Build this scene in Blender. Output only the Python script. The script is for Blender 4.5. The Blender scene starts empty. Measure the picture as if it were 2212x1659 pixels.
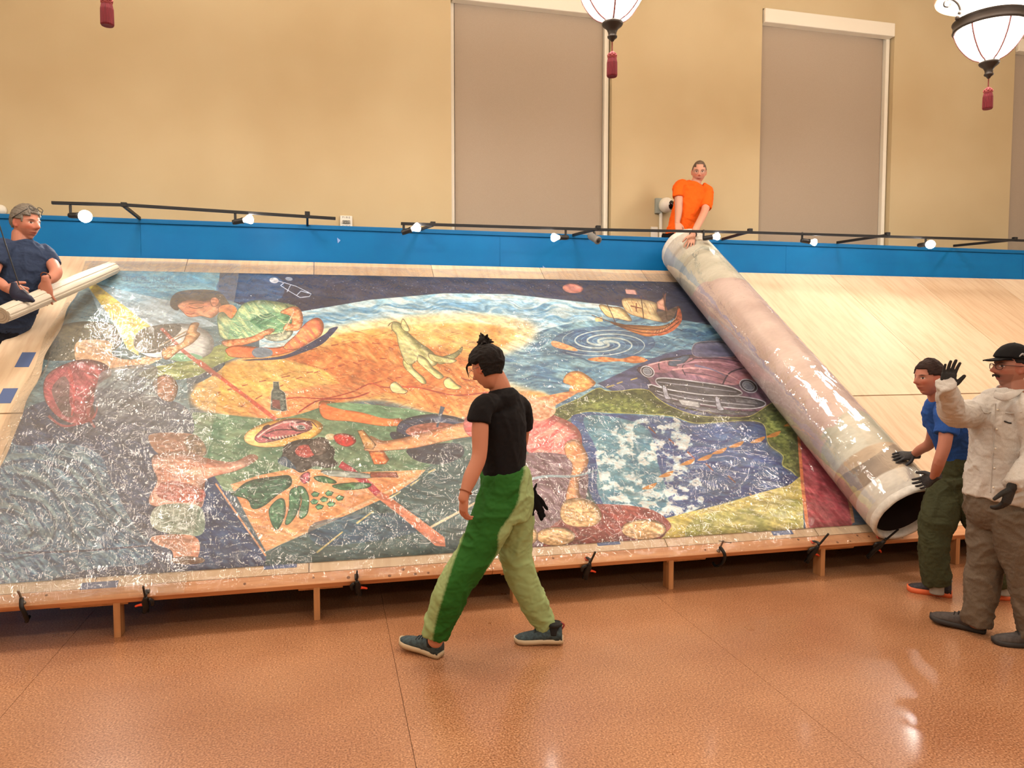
import bpy, bmesh, math, random, time
import numpy as np
from mathutils import Vector, Matrix, noise

SC = bpy.context.scene
COL = SC.collection
PI = math.pi

# ---------------------------------------------------------------- camera, world, exposure
FOC, CAM_H, YAW, PITCH = 1600.0, 1.75, math.radians(13.8), math.radians(3.38)
cF = Vector((math.sin(YAW) * math.cos(PITCH), math.cos(YAW) * math.cos(PITCH), -math.sin(PITCH)))
cR = Vector((math.cos(YAW), -math.sin(YAW), 0)); cU = cR.cross(cF)
CAM = Vector((0, 0, CAM_H))
cam = bpy.data.cameras.new('camera'); cam_ob = bpy.data.objects.new('camera', cam); COL.objects.link(cam_ob)
cam.sensor_width = 36; cam.lens = FOC / 2212 * 36; cam.clip_start = 0.05; cam.clip_end = 200
cam_ob.location = CAM; cam_ob.rotation_euler = (PI / 2 - PITCH, 0, -YAW)
SC.camera = cam_ob
w = bpy.data.worlds.new('room_air'); SC.world = w; w.use_nodes = True
w.node_tree.nodes['Background'].inputs[0].default_value = (1.0, .93, .86, 1); w.node_tree.nodes['Background'].inputs[1].default_value = 0.05
SC.view_settings.view_transform = 'Standard'; SC.view_settings.look = 'None'
SC.view_settings.gamma = 1; SC.view_settings.use_curve_mapping = False
SC.view_settings.exposure = 0.06
SC.cycles.use_adaptive_sampling = True; SC.cycles.adaptive_threshold = 0.03; SC.cycles.max_bounces = 6; SC.cycles.diffuse_bounces = 3; SC.cycles.glossy_bounces = 3; SC.cycles.transparent_max_bounces = 10
SC.cycles.use_denoising = True; SC.cycles.sample_clamp_indirect = 6; SC.cycles.caustics_reflective = False; SC.cycles.caustics_refractive = False
LANTERN_E, BULB_E, LAMP_W = 46.0, 300.0, 96.0


def lamp(name, loc, energy, color=(1, .86, .7), size=0.2):
    l = bpy.data.lights.new(name, 'POINT'); l.energy = energy; l.color = color; l.shadow_soft_size = size
    o = bpy.data.objects.new(name, l); o.location = loc; COL.objects.link(o); return o


def ceiling_panel(name, loc, sx, sy, energy, color):
    l = bpy.data.lights.new(name, 'AREA'); l.shape = 'RECTANGLE'; l.size = sx; l.size_y = sy; l.energy = energy; l.color = color
    o = bpy.data.objects.new(name, l); o.location = loc; COL.objects.link(o); return o


# unseen point lights added as room fill, where the hall's other lanterns would hang
for lx in (-5.0, -1.43, 2.13, 5.7, 9.25):
    for ly in (1.2, -3.3): lamp('room_fill_light', (lx, ly, 4.4), LAMP_W, (1, .945, .87), .25)
for lx in (-5.0, 9.25): lamp('room_fill_light', (lx, 5.7, 4.4), LAMP_W, (1, .945, .87), .25)


def ray(px, py): return cF + cR * ((px - 1106) / FOC) - cU * ((py - 829.5) / FOC)
def at(px, py, Y): d = ray(px, py); return CAM + d * (Y / d.y)
def onz(px, py, z=0.0): d = ray(px, py); return CAM + d * ((z - CAM_H) / d.z)
def dirc(r, f, u): return (cR * r + Vector((math.sin(YAW), math.cos(YAW), 0)) * f + Vector((0, 0, u))).normalized()
SL = math.radians(34.4); BY, BZ = 4.68, 0.24
eS = Vector((0, math.cos(SL), math.sin(SL))); eN = Vector((0, -math.sin(SL), math.cos(SL)))
def B(X, s, h=0.0): return Vector((X, BY, BZ)) + eS * s + eN * h
def onb(px, py, h=0.0):
    d = ray(px, py); P0 = B(0, 0, h); P = CAM + d * ((P0 - CAM).dot(eN) / d.dot(eN)); return P.x, (P - P0).dot(eS)


# ---------------------------------------------------------------- materials
def lin(c):
    return tuple(((v / 255) / 12.92 if v / 255 <= .04045 else ((v / 255 + .055) / 1.055) ** 2.4) for v in c)


def mat(name, c, rough=.6, metal=0, spec=.5, c2=None, nscale=20, stretch=(1, 1, 1), bump=0, bscale=60, coat=0, emit=0, ecol=None, attr=False, det=4, lo=.35, hi=.65):
    m = bpy.data.materials.new(name); m.use_nodes = True; nt = m.node_tree; N = nt.nodes; L = nt.links
    b = N['Principled BSDF']; b.inputs['Roughness'].default_value = rough; b.inputs['Metallic'].default_value = metal
    b.inputs['Specular IOR Level'].default_value = spec; b.inputs['Coat Weight'].default_value = coat
    b.inputs['Base Color'].default_value = (*lin(c), 1)
    tc = N.new('ShaderNodeTexCoord'); mp = N.new('ShaderNodeMapping'); mp.inputs['Scale'].default_value = stretch
    L.new(tc.outputs['Object'], mp.inputs[0])
    src = None
    if attr:
        a = N.new('ShaderNodeAttribute'); a.attribute_name = 'Col'; src = a.outputs['Color']
        L.new(src, b.inputs['Base Color'])
    if c2 is not None:
        n = N.new('ShaderNodeTexNoise'); n.inputs['Scale'].default_value = nscale; n.inputs['Detail'].default_value = det
        L.new(mp.outputs[0], n.inputs[0])
        r = N.new('ShaderNodeMapRange'); r.inputs[1].default_value = lo; r.inputs[2].default_value = hi; L.new(n.outputs[0], r.inputs[0])
        x = N.new('ShaderNodeMix'); x.data_type = 'RGBA'
        L.new(r.outputs[0], x.inputs[0]); x.inputs[6].default_value = (*lin(c), 1); x.inputs[7].default_value = (*lin(c2), 1)
        L.new(x.outputs[2], b.inputs['Base Color'])
    if bump:
        n = N.new('ShaderNodeTexNoise'); n.inputs['Scale'].default_value = bscale; n.inputs['Detail'].default_value = 3
        L.new(mp.outputs[0], n.inputs[0])
        u = N.new('ShaderNodeBump'); u.inputs['Strength'].default_value = min(1, bump * 40); u.inputs['Distance'].default_value = bump
        L.new(n.outputs[0], u.inputs['Height']); L.new(u.outputs[0], b.inputs['Normal'])
    if emit:
        b.inputs['Emission Strength'].default_value = emit; b.inputs['Emission Color'].default_value = (*lin(ecol or c), 1)
    return m


# ---------------------------------------------------------------- geometry
class G:
    def __init__(s): s.v = []; s.f = []; s.c = []
    def add(s, vs, fs):
        k = len(s.v); s.v += [tuple(p) for p in vs]; s.f += [tuple(i + k for i in f) for f in fs]; return s
    def para(s, o, a, b, c):
        o, a, b, c = map(Vector, (o, a, b, c))
        if a.cross(b).dot(c) < 0: a, b = b, a
        vs = [o, o + a, o + a + b, o + b, o + c, o + a + c, o + a + b + c, o + b + c]
        return s.add(vs, [(3, 2, 1, 0), (4, 5, 6, 7), (0, 1, 5, 4), (1, 2, 6, 5), (2, 3, 7, 6), (3, 0, 4, 7)])
    def box(s, x0, x1, y0, y1, z0, z1): return s.para((x0, y0, z0), (x1 - x0, 0, 0), (0, y1 - y0, 0), (0, 0, z1 - z0))
    def cbox(s, c, ax, ay, az):
        c, ax, ay, az = map(Vector, (c, ax, ay, az)); return s.para(c - (ax + ay + az) / 2, ax, ay, az)
    def bbox(s, X0, X1, s0, s1, h0, h1): return s.para(B(X0, s0, h0), (X1 - X0, 0, 0), eS * (s1 - s0), eN * (h1 - h0))
    def bar(s, p, q, w, t, up=(0, 0, 1)):
        p, q, up = Vector(p), Vector(q), Vector(up); d = q - p; a = d.cross(up)
        if a.length < 1e-6: a = d.cross(Vector((1, 0, 0)))
        a.normalize(); b = a.cross(d).normalized()
        return s.para(p - a * w / 2 - b * t / 2, a * w, b * t, d)
    def sweep(s, pts, n=16, lat=None, cap=1, sub=4):
        """pts: (p, rx, ry[, lat]); elliptical sections, rounded (cap=1) or flat (0) ends"""
        P = [Vector(p[0]) for p in pts]; R = [(p[1], p[2] if len(p) > 2 else p[1]) for p in pts]
        LT = [Vector(p[3]) if len(p) > 3 else (Vector(lat) if lat is not None else None) for p in pts]
        q = []
        if len(P) > 2 and sub > 1:
            for i in range(len(P) - 1):
                a, b, c, d = P[max(i - 1, 0)], P[i], P[i + 1], P[min(i + 2, len(P) - 1)]
                for k in range(sub):
                    t = k / sub; e = t * t * (3 - 2 * t)
                    q.append((0.5 * ((2 * b) + (c - a) * t + (2 * a - 5 * b + 4 * c - d) * t * t + (3 * b - a - 3 * c + d) * t ** 3),
                              R[i][0] * (1 - e) + R[i + 1][0] * e, R[i][1] * (1 - e) + R[i + 1][1] * e,
                              None if LT[i] is None else LT[i].lerp(LT[i + 1], t)))
            q.append((P[-1], R[-1][0], R[-1][1], LT[-1]))
        else: q = [(P[i], R[i][0], R[i][1], LT[i]) for i in range(len(P))]
        T = []
        for i in range(len(q)):
            t = (q[min(i + 1, len(q) - 1)][0] - q[max(i - 1, 0)][0]); T.append(t.normalized() if t.length > 1e-9 else Vector((0, 0, 1)))
        rings = []; prev = None
        def ring(c, rx, ry, T, l):
            nonlocal prev
            if l is None: l = prev if prev is not None else (Vector((1, 0, 0)) if abs(T.x) < .8 else Vector((0, 1, 0)))
            A = (l - T * l.dot(T))
            if A.length < 1e-5: A = T.orthogonal()
            A.normalize(); prev = A; Bv = T.cross(A)
            rings.append([c + A * (rx * math.cos(2 * PI * k / n)) + Bv * (ry * math.sin(2 * PI * k / n)) for k in range(n)])
        if cap:
            for a in (80, 60, 35, 15):
                r = math.radians(a); m = min(q[0][1], q[0][2]) * .8
                ring(q[0][0] - T[0] * m * math.sin(r), q[0][1] * math.cos(r), q[0][2] * math.cos(r), T[0], q[0][3])
        for i in range(len(q)): ring(q[i][0], q[i][1], q[i][2], T[i], q[i][3])
        if cap:
            for a in (15, 35, 60, 80):
                r = math.radians(a); m = min(q[-1][1], q[-1][2]) * .8
                ring(q[-1][0] + T[-1] * m * math.sin(r), q[-1][1] * math.cos(r), q[-1][2] * math.cos(r), T[-1], q[-1][3])
        vs = [p for r in rings for p in r]; fs = []
        for i in range(len(rings) - 1):
            for k in range(n):
                a, b = i * n + k, i * n + (k + 1) % n; fs.append((a, b, b + n, a + n))
        fs.append(tuple(reversed(range(n)))); m = (len(rings) - 1) * n; fs.append(tuple(range(m, m + n)))
        return s.add(vs, fs)
    def tube(s, pts, r, n=8, cap=0, sub=4):
        k = len(pts); rr = r if isinstance(r, (list, tuple)) else [r] * k
        return s.sweep([(pts[i], rr[i]) for i in range(k)], n=n, cap=cap, sub=sub)
    def lathe(s, prof, c, n=32, axis=(0, 0, 1), close=True):
        ax = Vector(axis).normalized(); u = ax.orthogonal().normalized(); v = ax.cross(u); c = Vector(c)
        vs = []; fs = []
        for r, h in prof:
            for k in range(n):
                a = 2 * PI * k / n; vs.append(c + ax * h + (u * math.cos(a) + v * math.sin(a)) * r)
        for i in range(len(prof) - 1):
            for k in range(n):
                a, b = i * n + k, i * n + (k + 1) % n; fs.append((a, b, b + n, a + n))
        if close:
            fs.append(tuple(reversed(range(n)))); m = (len(prof) - 1) * n; fs.append(tuple(range(m, m + n)))
        return s.add(vs, fs)
    def ball(s, c, rx, ry=None, rz=None, M=None, n=16, m=10):
        ry = ry or rx; rz = rz or rx; vs = []; fs = []; c = Vector(c)
        for i in range(m + 1):
            t = PI * (i + .02) / (m + .04)
            for k in range(n):
                a = 2 * PI * k / n; p = Vector((rx * math.sin(t) * math.cos(a), ry * math.sin(t) * math.sin(a), -rz * math.cos(t)))
                vs.append(c + (M @ p if M is not None else p))
        for i in range(m):
            for k in range(n):
                a, b = i * n + k, i * n + (k + 1) % n; fs.append((a, b, b + n, a + n))
        fs.append(tuple(reversed(range(n)))); q = m * n; fs.append(tuple(range(q, q + n)))
        return s.add(vs, fs)
    def torus(s, c, R_, r, axis=(0, 0, 1), n=24, m=8, a0=0, a1=2 * PI):
        ax = Vector(axis).normalized(); u = ax.orthogonal().normalized(); v = ax.cross(u); c = Vector(c)
        full = abs(a1 - a0 - 2 * PI) < 1e-6; k = n if full else n + 1
        vs = []; fs = []
        for i in range(k):
            a = a0 + (a1 - a0) * i / n; d = u * math.cos(a) + v * math.sin(a)
            for j in range(m):
                b = 2 * PI * j / m; vs.append(c + d * (R_ + r * math.cos(b)) + ax * r * math.sin(b))
        for i in range(n):
            i2 = (i + 1) % k
            for j in range(m): fs.append((i * m + j, i * m + (j + 1) % m, i2 * m + (j + 1) % m, i2 * m + j)[::-1])
        return s.add(vs, fs)


ORG = {}


def mk(name, g, m, parent=None, label=None, cat=None, group=None, kind=None, smooth=False, bevel=0, loc=None):
    """link geometry given in world coordinates as one mesh object"""
    if isinstance(g, G): vs, fs = g.v, g.f
    else: vs, fs = g
    V = np.array(vs, dtype=np.float64)
    if parent is not None: o0 = ORG[parent.name]
    elif loc is not None: o0 = Vector(loc)
    else: o0 = Vector(((V[:, 0].min() + V[:, 0].max()) / 2, (V[:, 1].min() + V[:, 1].max()) / 2, V[:, 2].min()))
    V = V - np.array(o0)
    me = bpy.data.meshes.new(name); me.from_pydata(V.tolist(), [], [tuple(int(i) for i in f) for f in fs]); me.update()
    if isinstance(m, (list, tuple)):
        for x in m: me.materials.append(x)
    else: me.materials.append(m)
    if smooth: me.polygons.foreach_set('use_smooth', [True] * len(me.polygons))
    ob = bpy.data.objects.new(name, me); COL.objects.link(ob)
    if parent is not None: ob.parent = parent; ORG[ob.name] = ORG[parent.name]
    else: ob.location = o0; ORG[ob.name] = o0
    if label: ob['label'] = label
    if cat: ob['category'] = cat
    if group: ob['group'] = group
    if kind: ob['kind'] = kind
    if bevel:
        b = ob.modifiers.new('bevel', 'BEVEL'); b.width = bevel; b.segments = 2; b.limit_method = 'ANGLE'
    return ob


def thing(name, label, cat, loc, group=None, kind=None):
    o = bpy.data.objects.new(name, None); COL.objects.link(o); o.location = loc; o.empty_display_size = .1
    if label: o['label'] = label
    if cat: o['category'] = cat
    if group: o['group'] = group
    if kind: o['kind'] = kind
    ORG[o.name] = Vector(loc); return o


def uvgrid(me, uvs):
    l = me.uv_layers.new(name='UV'); idx = np.empty(len(me.loops), np.int32); me.loops.foreach_get('vertex_index', idx)
    l.data.foreach_set('uv', uvs[idx].astype(np.float32).ravel())


def img_material(name, cv, rough=.55):
    im = bpy.data.images.new(name, cv.w, cv.h)
    px = np.ones((cv.h, cv.w, 4), np.float32); px[..., :3] = np.clip(cv.col, 0, 1); im.pixels.foreach_set(px.ravel()); im.update(); im.pack()
    m = bpy.data.materials.new(name); m.use_nodes = True; N = m.node_tree.nodes; L = m.node_tree.links
    t = N.new('ShaderNodeTexImage'); t.image = im; t.extension = 'EXTEND'; u = N.new('ShaderNodeUVMap'); u.uv_map = 'UV'
    L.new(u.outputs[0], t.inputs[0]); b = N['Principled BSDF']; L.new(t.outputs[0], b.inputs['Base Color']); b.inputs['Roughness'].default_value = rough
    return m


# ---------------------------------------------------------------- painting
def vnoise(u, v, seed):
    rs = np.random.RandomState(seed)
    L = rs.rand(128, 128).astype(np.float32)
    iu = np.floor(u).astype(np.int32); iv = np.floor(v).astype(np.int32)
    fu = (u - iu).astype(np.float32); fv = (v - iv).astype(np.float32)
    fu = fu * fu * (3 - 2 * fu); fv = fv * fv * (3 - 2 * fv)
    a = L[iv & 127, iu & 127]; b = L[iv & 127, (iu + 1) & 127]
    c = L[(iv + 1) & 127, iu & 127]; d = L[(iv + 1) & 127, (iu + 1) & 127]
    return (a * (1 - fu) + b * fu) * (1 - fv) + (c * (1 - fu) + d * fu) * fv


def fbm(u, v, seed, octs=3):
    o = 0; w = 0.5; t = 0
    for k in range(octs):
        o = o + w * vnoise(u * 2 ** k + 7.3 * k, v * 2 ** k + 3.1 * k, seed + k); t += w; w *= 0.55
    return o / t


def spline(pts, closed=True, n=6):
    P = np.array(pts, float); N = len(P); out = []
    if N < 3: return P
    rng = range(N) if closed else range(N - 1)
    for i in rng:
        if closed: p0, p1, p2, p3 = P[(i - 1) % N], P[i], P[(i + 1) % N], P[(i + 2) % N]
        else: p0, p1, p2, p3 = P[max(i - 1, 0)], P[i], P[i + 1], P[min(i + 2, N - 1)]
        for k in range(n):
            t = k / n
            out.append(0.5 * ((2 * p1) + (p2 - p0) * t + (2 * p0 - 5 * p1 + 4 * p2 - p3) * t * t + (3 * p1 - p0 - 3 * p2 + p3) * t ** 3))
    if not closed: out.append(P[-1])
    return np.array(out)


def blur(m, r):
    for ax in (0, 1):
        c = np.cumsum(np.pad(m, [(r + 1, r) if k == ax else (0, 0) for k in (0, 1)], mode='edge'), axis=ax)
        m = (np.take(c, range(2 * r + 1, c.shape[ax]), axis=ax) - np.take(c, range(0, c.shape[ax] - 2 * r - 1), axis=ax)) / (2 * r + 1)
    return m


class Canvas:
    """a painted sheet; shapes are given in the drawing's own 2-D units and mapped by tf to texels"""
    def __init__(s, PX, PY, tf, base):
        s.PX, s.PY, s.tf = PX.astype(np.float32), PY.astype(np.float32), tf
        s.h, s.w = PX.shape
        s.col = np.empty((s.h, s.w, 3), np.float32); s.col[:] = np.array(base, np.float32) / 255
        def N(us, vs, seed, o=3, ang=0):
            c, q = math.cos(math.radians(ang)), math.sin(math.radians(ang))
            return fbm((s.PX * c + s.PY * q) / us + 300, (-s.PX * q + s.PY * c) / vs + 300, seed, o)
        s.N = N
        w1 = N(60, 30, 3, 2) * 40
        s.f = {'streak': fbm(s.PX / 45 + w1 / 25 + 300, (s.PY + w1) / 5 + 300, 11),
               'blot': N(26, 14, 21, 4), 'fine': N(7, 4, 31, 2), 'soft': N(90, 50, 41, 2),
               'down': N(30, 6, 51, 3, 50), 'up': N(34, 6, 61, 3, -38)}

    def mask(s, pts):
        x, y = s.tf(np.asarray(pts, float)[:, 0], np.asarray(pts, float)[:, 1])
        y0, y1 = max(int(np.floor(y.min())), 0), min(int(np.ceil(y.max())) + 1, s.h)
        x0, x1 = max(int(np.floor(x.min())) - 1, 0), min(int(np.ceil(x.max())) + 2, s.w)
        if y1 <= y0 or x1 <= x0: return None
        xa, ya, xb, yb = x, y, np.roll(x, -1), np.roll(y, -1)
        m = np.zeros((y1 - y0, x1 - x0), np.float32); cx = np.arange(x0, x1) + 0.0
        for r in range(y0, y1):
            yy = r + 0.5
            k = ((ya <= yy) & (yb > yy)) | ((yb <= yy) & (ya > yy))
            if not k.any(): continue
            xs = np.sort(xa[k] + (yy - ya[k]) * (xb[k] - xa[k]) / (yb[k] - ya[k]))
            for i in range(0, len(xs) - 1, 2):
                m[r - y0] += np.clip(np.minimum(cx + 1, xs[i + 1]) - np.maximum(cx, xs[i]), 0, 1)
        return (y0, y1, x0, x1, np.clip(m, 0, 1))

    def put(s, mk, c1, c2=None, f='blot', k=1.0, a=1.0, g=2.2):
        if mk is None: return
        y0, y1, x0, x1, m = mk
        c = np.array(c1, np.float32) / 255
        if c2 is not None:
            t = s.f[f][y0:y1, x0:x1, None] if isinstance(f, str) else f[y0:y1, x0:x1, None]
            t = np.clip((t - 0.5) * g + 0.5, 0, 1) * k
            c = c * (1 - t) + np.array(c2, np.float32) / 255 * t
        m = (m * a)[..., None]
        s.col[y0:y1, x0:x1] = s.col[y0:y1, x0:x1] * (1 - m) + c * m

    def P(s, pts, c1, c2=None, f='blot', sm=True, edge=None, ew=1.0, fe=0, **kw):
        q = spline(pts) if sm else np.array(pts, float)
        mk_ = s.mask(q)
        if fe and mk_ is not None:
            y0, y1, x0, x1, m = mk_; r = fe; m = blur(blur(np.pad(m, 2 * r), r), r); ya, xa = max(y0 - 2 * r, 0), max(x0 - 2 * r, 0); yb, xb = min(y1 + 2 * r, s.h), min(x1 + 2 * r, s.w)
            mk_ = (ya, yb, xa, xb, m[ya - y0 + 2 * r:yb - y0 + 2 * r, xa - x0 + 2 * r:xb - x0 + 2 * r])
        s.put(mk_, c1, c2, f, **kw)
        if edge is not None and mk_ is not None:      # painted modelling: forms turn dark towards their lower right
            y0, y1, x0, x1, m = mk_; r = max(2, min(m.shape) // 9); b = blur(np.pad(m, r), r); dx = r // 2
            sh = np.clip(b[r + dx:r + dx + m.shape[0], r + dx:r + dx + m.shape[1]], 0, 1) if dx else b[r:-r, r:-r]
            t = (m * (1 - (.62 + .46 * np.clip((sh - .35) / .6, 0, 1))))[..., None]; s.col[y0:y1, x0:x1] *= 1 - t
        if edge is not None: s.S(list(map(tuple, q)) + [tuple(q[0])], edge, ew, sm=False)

    def E(s, cx, cy, rx, ry, c1, c2=None, rot=0, a0=0, a1=360, **kw):
        t = np.radians(np.linspace(a0, a1, 40)); c, q = math.cos(math.radians(rot)), math.sin(math.radians(rot))
        X, Y = rx * np.cos(t), ry * np.sin(t)
        s.P(np.stack([cx + X * c - Y * q, cy + X * q + Y * c], 1), c1, c2, sm=False, **kw)

    def S(s, pts, c1, w=1.5, w2=None, sm=True, a=1.0, c2=None, f='blot'):
        q = spline(pts, False) if sm else np.array(pts, float)
        if w2 is None: w2 = w
        n = len(q) - 1
        for i in range(n):
            d = q[i + 1] - q[i]; L = np.hypot(*d)
            if L < 1e-6: continue
            p = np.array([-d[1], d[0]]) / L; e = d / L * 0.3
            wa = w + (w2 - w) * i / n; wb = w + (w2 - w) * (i + 1) / n
            s.put(s.mask([q[i] - e + p * wa / 2, q[i + 1] + e + p * wb / 2, q[i + 1] + e - p * wb / 2, q[i] - e - p * wa / 2]), c1, c2, f, a=a)


GLYPH = {'A': ['01110', '10001', '10001', '11111', '10001', '10001', '10001'], 'L': ['10000'] * 6 + ['11111'],
         'N': ['10001', '11001', '10101', '10101', '10011', '10001', '10001'], 'O': ['01110', '10001', '10001', '10001', '10001', '10001', '01110'],
         'R': ['11110', '10001', '10001', '11110', '10100', '10010', '10001'], 'T': ['11111'] + ['00100'] * 6,
         'E': ['11111', '10000', '10000', '11110', '10000', '10000', '11111'], 'C': ['01111', '10000', '10000', '10000', '10000', '10000', '01111'],
         'I': ['01110'] + ['00100'] * 5 + ['01110'], 'F': ['11111', '10000', '10000', '11110', '10000', '10000', '10000'],
         'U': ['10001'] * 6 + ['01110'], 'S': ['01111', '10000', '10000', '01110', '00001', '00001', '11110'], ' ': ['00000'] * 7}


def write_text(cv, txt, x, y, w, h, sl, col, a):
    for i, ch in enumerate(txt):
        for r, row in enumerate(GLYPH[ch]):
            for k, b in enumerate(row):
                if b == '1':
                    X = x + (i * 6 + k) * w; Y = y + r * h + (i * 6 + k) * w * sl
                    cv.P([(X, Y), (X + w, Y), (X + w, Y + h), (X, Y + h)], col, sm=False, a=a)


def paint_mural(cv):
    P, S, E = cv.P, cv.S, cv.E
    rs = random.Random(5)
    # --- large grounds
    P([(100, 560), (560, 560), (560, 700), (400, 800), (420, 960), (300, 1000), (0, 1010), (-80, 800)], (92, 124, 132), (128, 156, 158), 'streak', sm=False)
    P([(255, 560), (500, 560), (480, 640), (372, 655), (200, 612)], (92, 158, 184), (150, 200, 208), 'streak', sm=False)
    P([(188, 612), (372, 652), (470, 705), (330, 720), (215, 680)], (160, 188, 196), (196, 212, 214), 'soft', sm=False)
    # night sky
    P([(478, 560), (1700, 560), (1700, 800), (1470, 700), (1330, 661), (1100, 636), (960, 634), (800, 648), (640, 676), (520, 660), (470, 640)],
      (38, 42, 66), (62, 66, 86), 'streak', sm=False)
    P([(484, 598), (600, 600), (600, 650), (480, 648)], (50, 84, 124), (72, 112, 148), 'streak', a=.7)
    for i in range(170):
        x = rs.uniform(700, 1450); y = rs.uniform(606, 634); S([(x, y), (x + 1.4, y)], (190, 190, 200), 1.0, sm=False, a=rs.uniform(.3, .9))
    # limb of the earth
    P([(560, 720), (640, 676), (800, 649), (960, 635), (1100, 637), (1330, 662), (1480, 700), (1700, 780), (1700, 900), (1000, 900), (560, 800)],
      (150, 192, 204), (226, 232, 222), 'streak', sm=False)
    P([(640, 690), (800, 662), (960, 648), (1100, 650), (1330, 676), (1480, 712), (1400, 740), (1180, 690), (900, 672), (700, 720)],
      (88, 138, 168), (196, 216, 212), 'streak', a=.75)
    # sea to the right
    P([(1150, 722), (1230, 700), (1330, 690), (1460, 690), (1720, 760), (1760, 900), (1180, 905), (1060, 880), (1040, 800), (1090, 745)],
      (66, 108, 136), (150, 186, 190), 'streak')
    # desert, pale at the horizon and redder towards the viewer
    P([(640, 730), (740, 704), (880, 684), (1010, 678), (1120, 690), (1158, 712), (1140, 745), (1040, 800), (1180, 860), (1100, 905), (930, 892), (620, 800)], (238, 214, 158), (248, 232, 190), 'streak', fe=16)
    P([(540, 770), (640, 752), (740, 722), (880, 704), (1030, 700), (1110, 716), (1100, 742), (1060, 760), (1052, 792), (1075, 850), (1130, 846), (1180, 852), (1196, 878), (1130, 905), (1010, 905), (930, 892), (830, 866), (715, 876), (640, 908), (560, 906), (470, 895), (425, 882), (412, 856), (440, 812), (480, 790)],
      (228, 168, 98), (244, 200, 134), 'blot', fe=7)
    P([(620, 780), (700, 752), (800, 732), (900, 742), (1000, 772), (1050, 802), (1072, 850), (1120, 872), (1090, 902), (1010, 903), (930, 890), (830, 850), (745, 838), (680, 804)],
      (206, 128, 74), (236, 168, 108), 'down', g=3, fe=9)
    P([(440, 812), (480, 795), (620, 778), (700, 800), (745, 838), (700, 855), (620, 860), (540, 870), (430, 880), (412, 856)], (226, 176, 100), (240, 198, 128), 'down', sm=False)
    P([(620, 845), (760, 830), (830, 850), (715, 874), (640, 905), (560, 904), (540, 880)], (226, 142, 94), (240, 174, 120), 'down', fe=3)
    P([(700, 800), (610, 775), (650, 762), (760, 774), (900, 800), (1040, 850), (1010, 860), (820, 830), (745, 836)], (186, 104, 66), (222, 146, 94), 'up', a=.6, fe=5)
    P([(1000, 870), (1060, 846), (1120, 850), (1196, 872), (1160, 900), (1020, 905)], (226, 150, 96), (240, 186, 132), 'up', fe=4)
    for q in [[(640, 764), (760, 742), (880, 750)], [(700, 800), (820, 776), (960, 790)], [(780, 836), (900, 812), (1040, 826)], [(840, 752), (960, 800), (1050, 846)], [(700, 760), (800, 800), (900, 850)], [(470, 850), (560, 826), (700, 800)], [(520, 880), (640, 820), (740, 790)]]:
        P_ = spline(q, False)
        for k in range(0, len(P_) - 1, 2): S([tuple(P_[k]), tuple(P_[k] * .35 + P_[k + 1] * .65)], (150, 66, 52), 2.4, sm=False, a=.75)
    for i in range(260):   # sand ripples
        x = rs.uniform(600, 1060); y = rs.uniform(715, 890); L = rs.uniform(8, 30); d = rs.uniform(-.35, .5)
        if x < 640 and y < 770: continue
        S([(x, y), (x + L * .5, y + L * d * .5 + rs.uniform(-2, 2)), (x + L, y + L * d)], rs.choice([(146, 78, 52), (240, 196, 138), (160, 84, 58)]), 1.6, .4, a=.5)
    for i in range(70):
        x = rs.uniform(430, 760); y = rs.uniform(800, 895); L = rs.uniform(8, 22)
        S([(x, y), (x + L * .5, y + rs.uniform(-3, 3)), (x + L, y + L * .3)], (170, 104, 60), 1.5, .4, a=.5)
    S([(600, 868), (640, 860), (700, 862), (760, 848), (800, 830), (830, 838), (900, 838), (980, 855), (1060, 848)], (176, 74, 60), 2.5, 2.5)
    S([(645, 892), (690, 866), (760, 861), (800, 848)], (160, 64, 58), 3)
    S([(620, 800), (700, 838), (830, 852), (935, 893)], (236, 176, 124), 1.2, sm=False)
    # lime land on the left, under the drum
    P([(372, 786), (440, 760), (500, 740), (530, 762), (470, 790), (420, 815), (350, 824), (300, 812), (330, 795)], (128, 144, 92), (176, 182, 116), 'streak')
    P([(425, 820), (462, 795), (486, 786), (476, 800), (450, 818), (424, 830)], (44, 68, 90), (84, 112, 120), 'down')
    # green cloth
    P([(412, 905), (440, 893), (560, 905), (622, 902), (690, 882), (705, 872), (760, 874), (820, 877), (880, 888), (935, 893), (990, 905), (1010, 930), (975, 1000), (900, 1030), (800, 1080), (620, 1060), (480, 1060), (420, 1000)],
      (88, 122, 96), (130, 152, 118), 'blot')
    P([(690, 870), (720, 870), (760, 884), (820, 895), (870, 908), (880, 918), (830, 922), (760, 912), (700, 905)], (236, 150, 96), (208, 112, 66), 'fine', edge=(120, 90, 70))
    P([(705, 874), (760, 872), (840, 880), (900, 888), (925, 905), (880, 904), (830, 905), (780, 892), (735, 885)], (108, 146, 112), (132, 166, 128), 'blot')
    # orange tan mat
    P([(498, 1048), (560, 1028), (640, 1012), (760, 1022), (930, 1016), (842, 1074), (700, 1136), (574, 1192), (540, 1130)], (226, 154, 104), (238, 178, 128), 'soft', sm=False)
    P([(930, 1014), (975, 1000), (560, 1200), (574, 1192)], (222, 186, 140), sm=False)
    # dark lower ground
    P([(860, 1080), (990, 940), (1300, 900), (1300, 1100), (900, 1140)], (62, 92, 88), (92, 120, 108), 'streak', sm=False)
    P([(574, 1193), (842, 1072), (985, 996), (1100, 985), (1260, 1000), (1300, 1100), (1180, 1180), (1000, 1210), (560, 1220)], (52, 80, 84), (84, 110, 106), 'streak', sm=False)
    P([(680, 1130), (860, 1110), (900, 1150), (700, 1180)], (46, 78, 110), (84, 118, 134), 'streak', a=.6)
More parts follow.
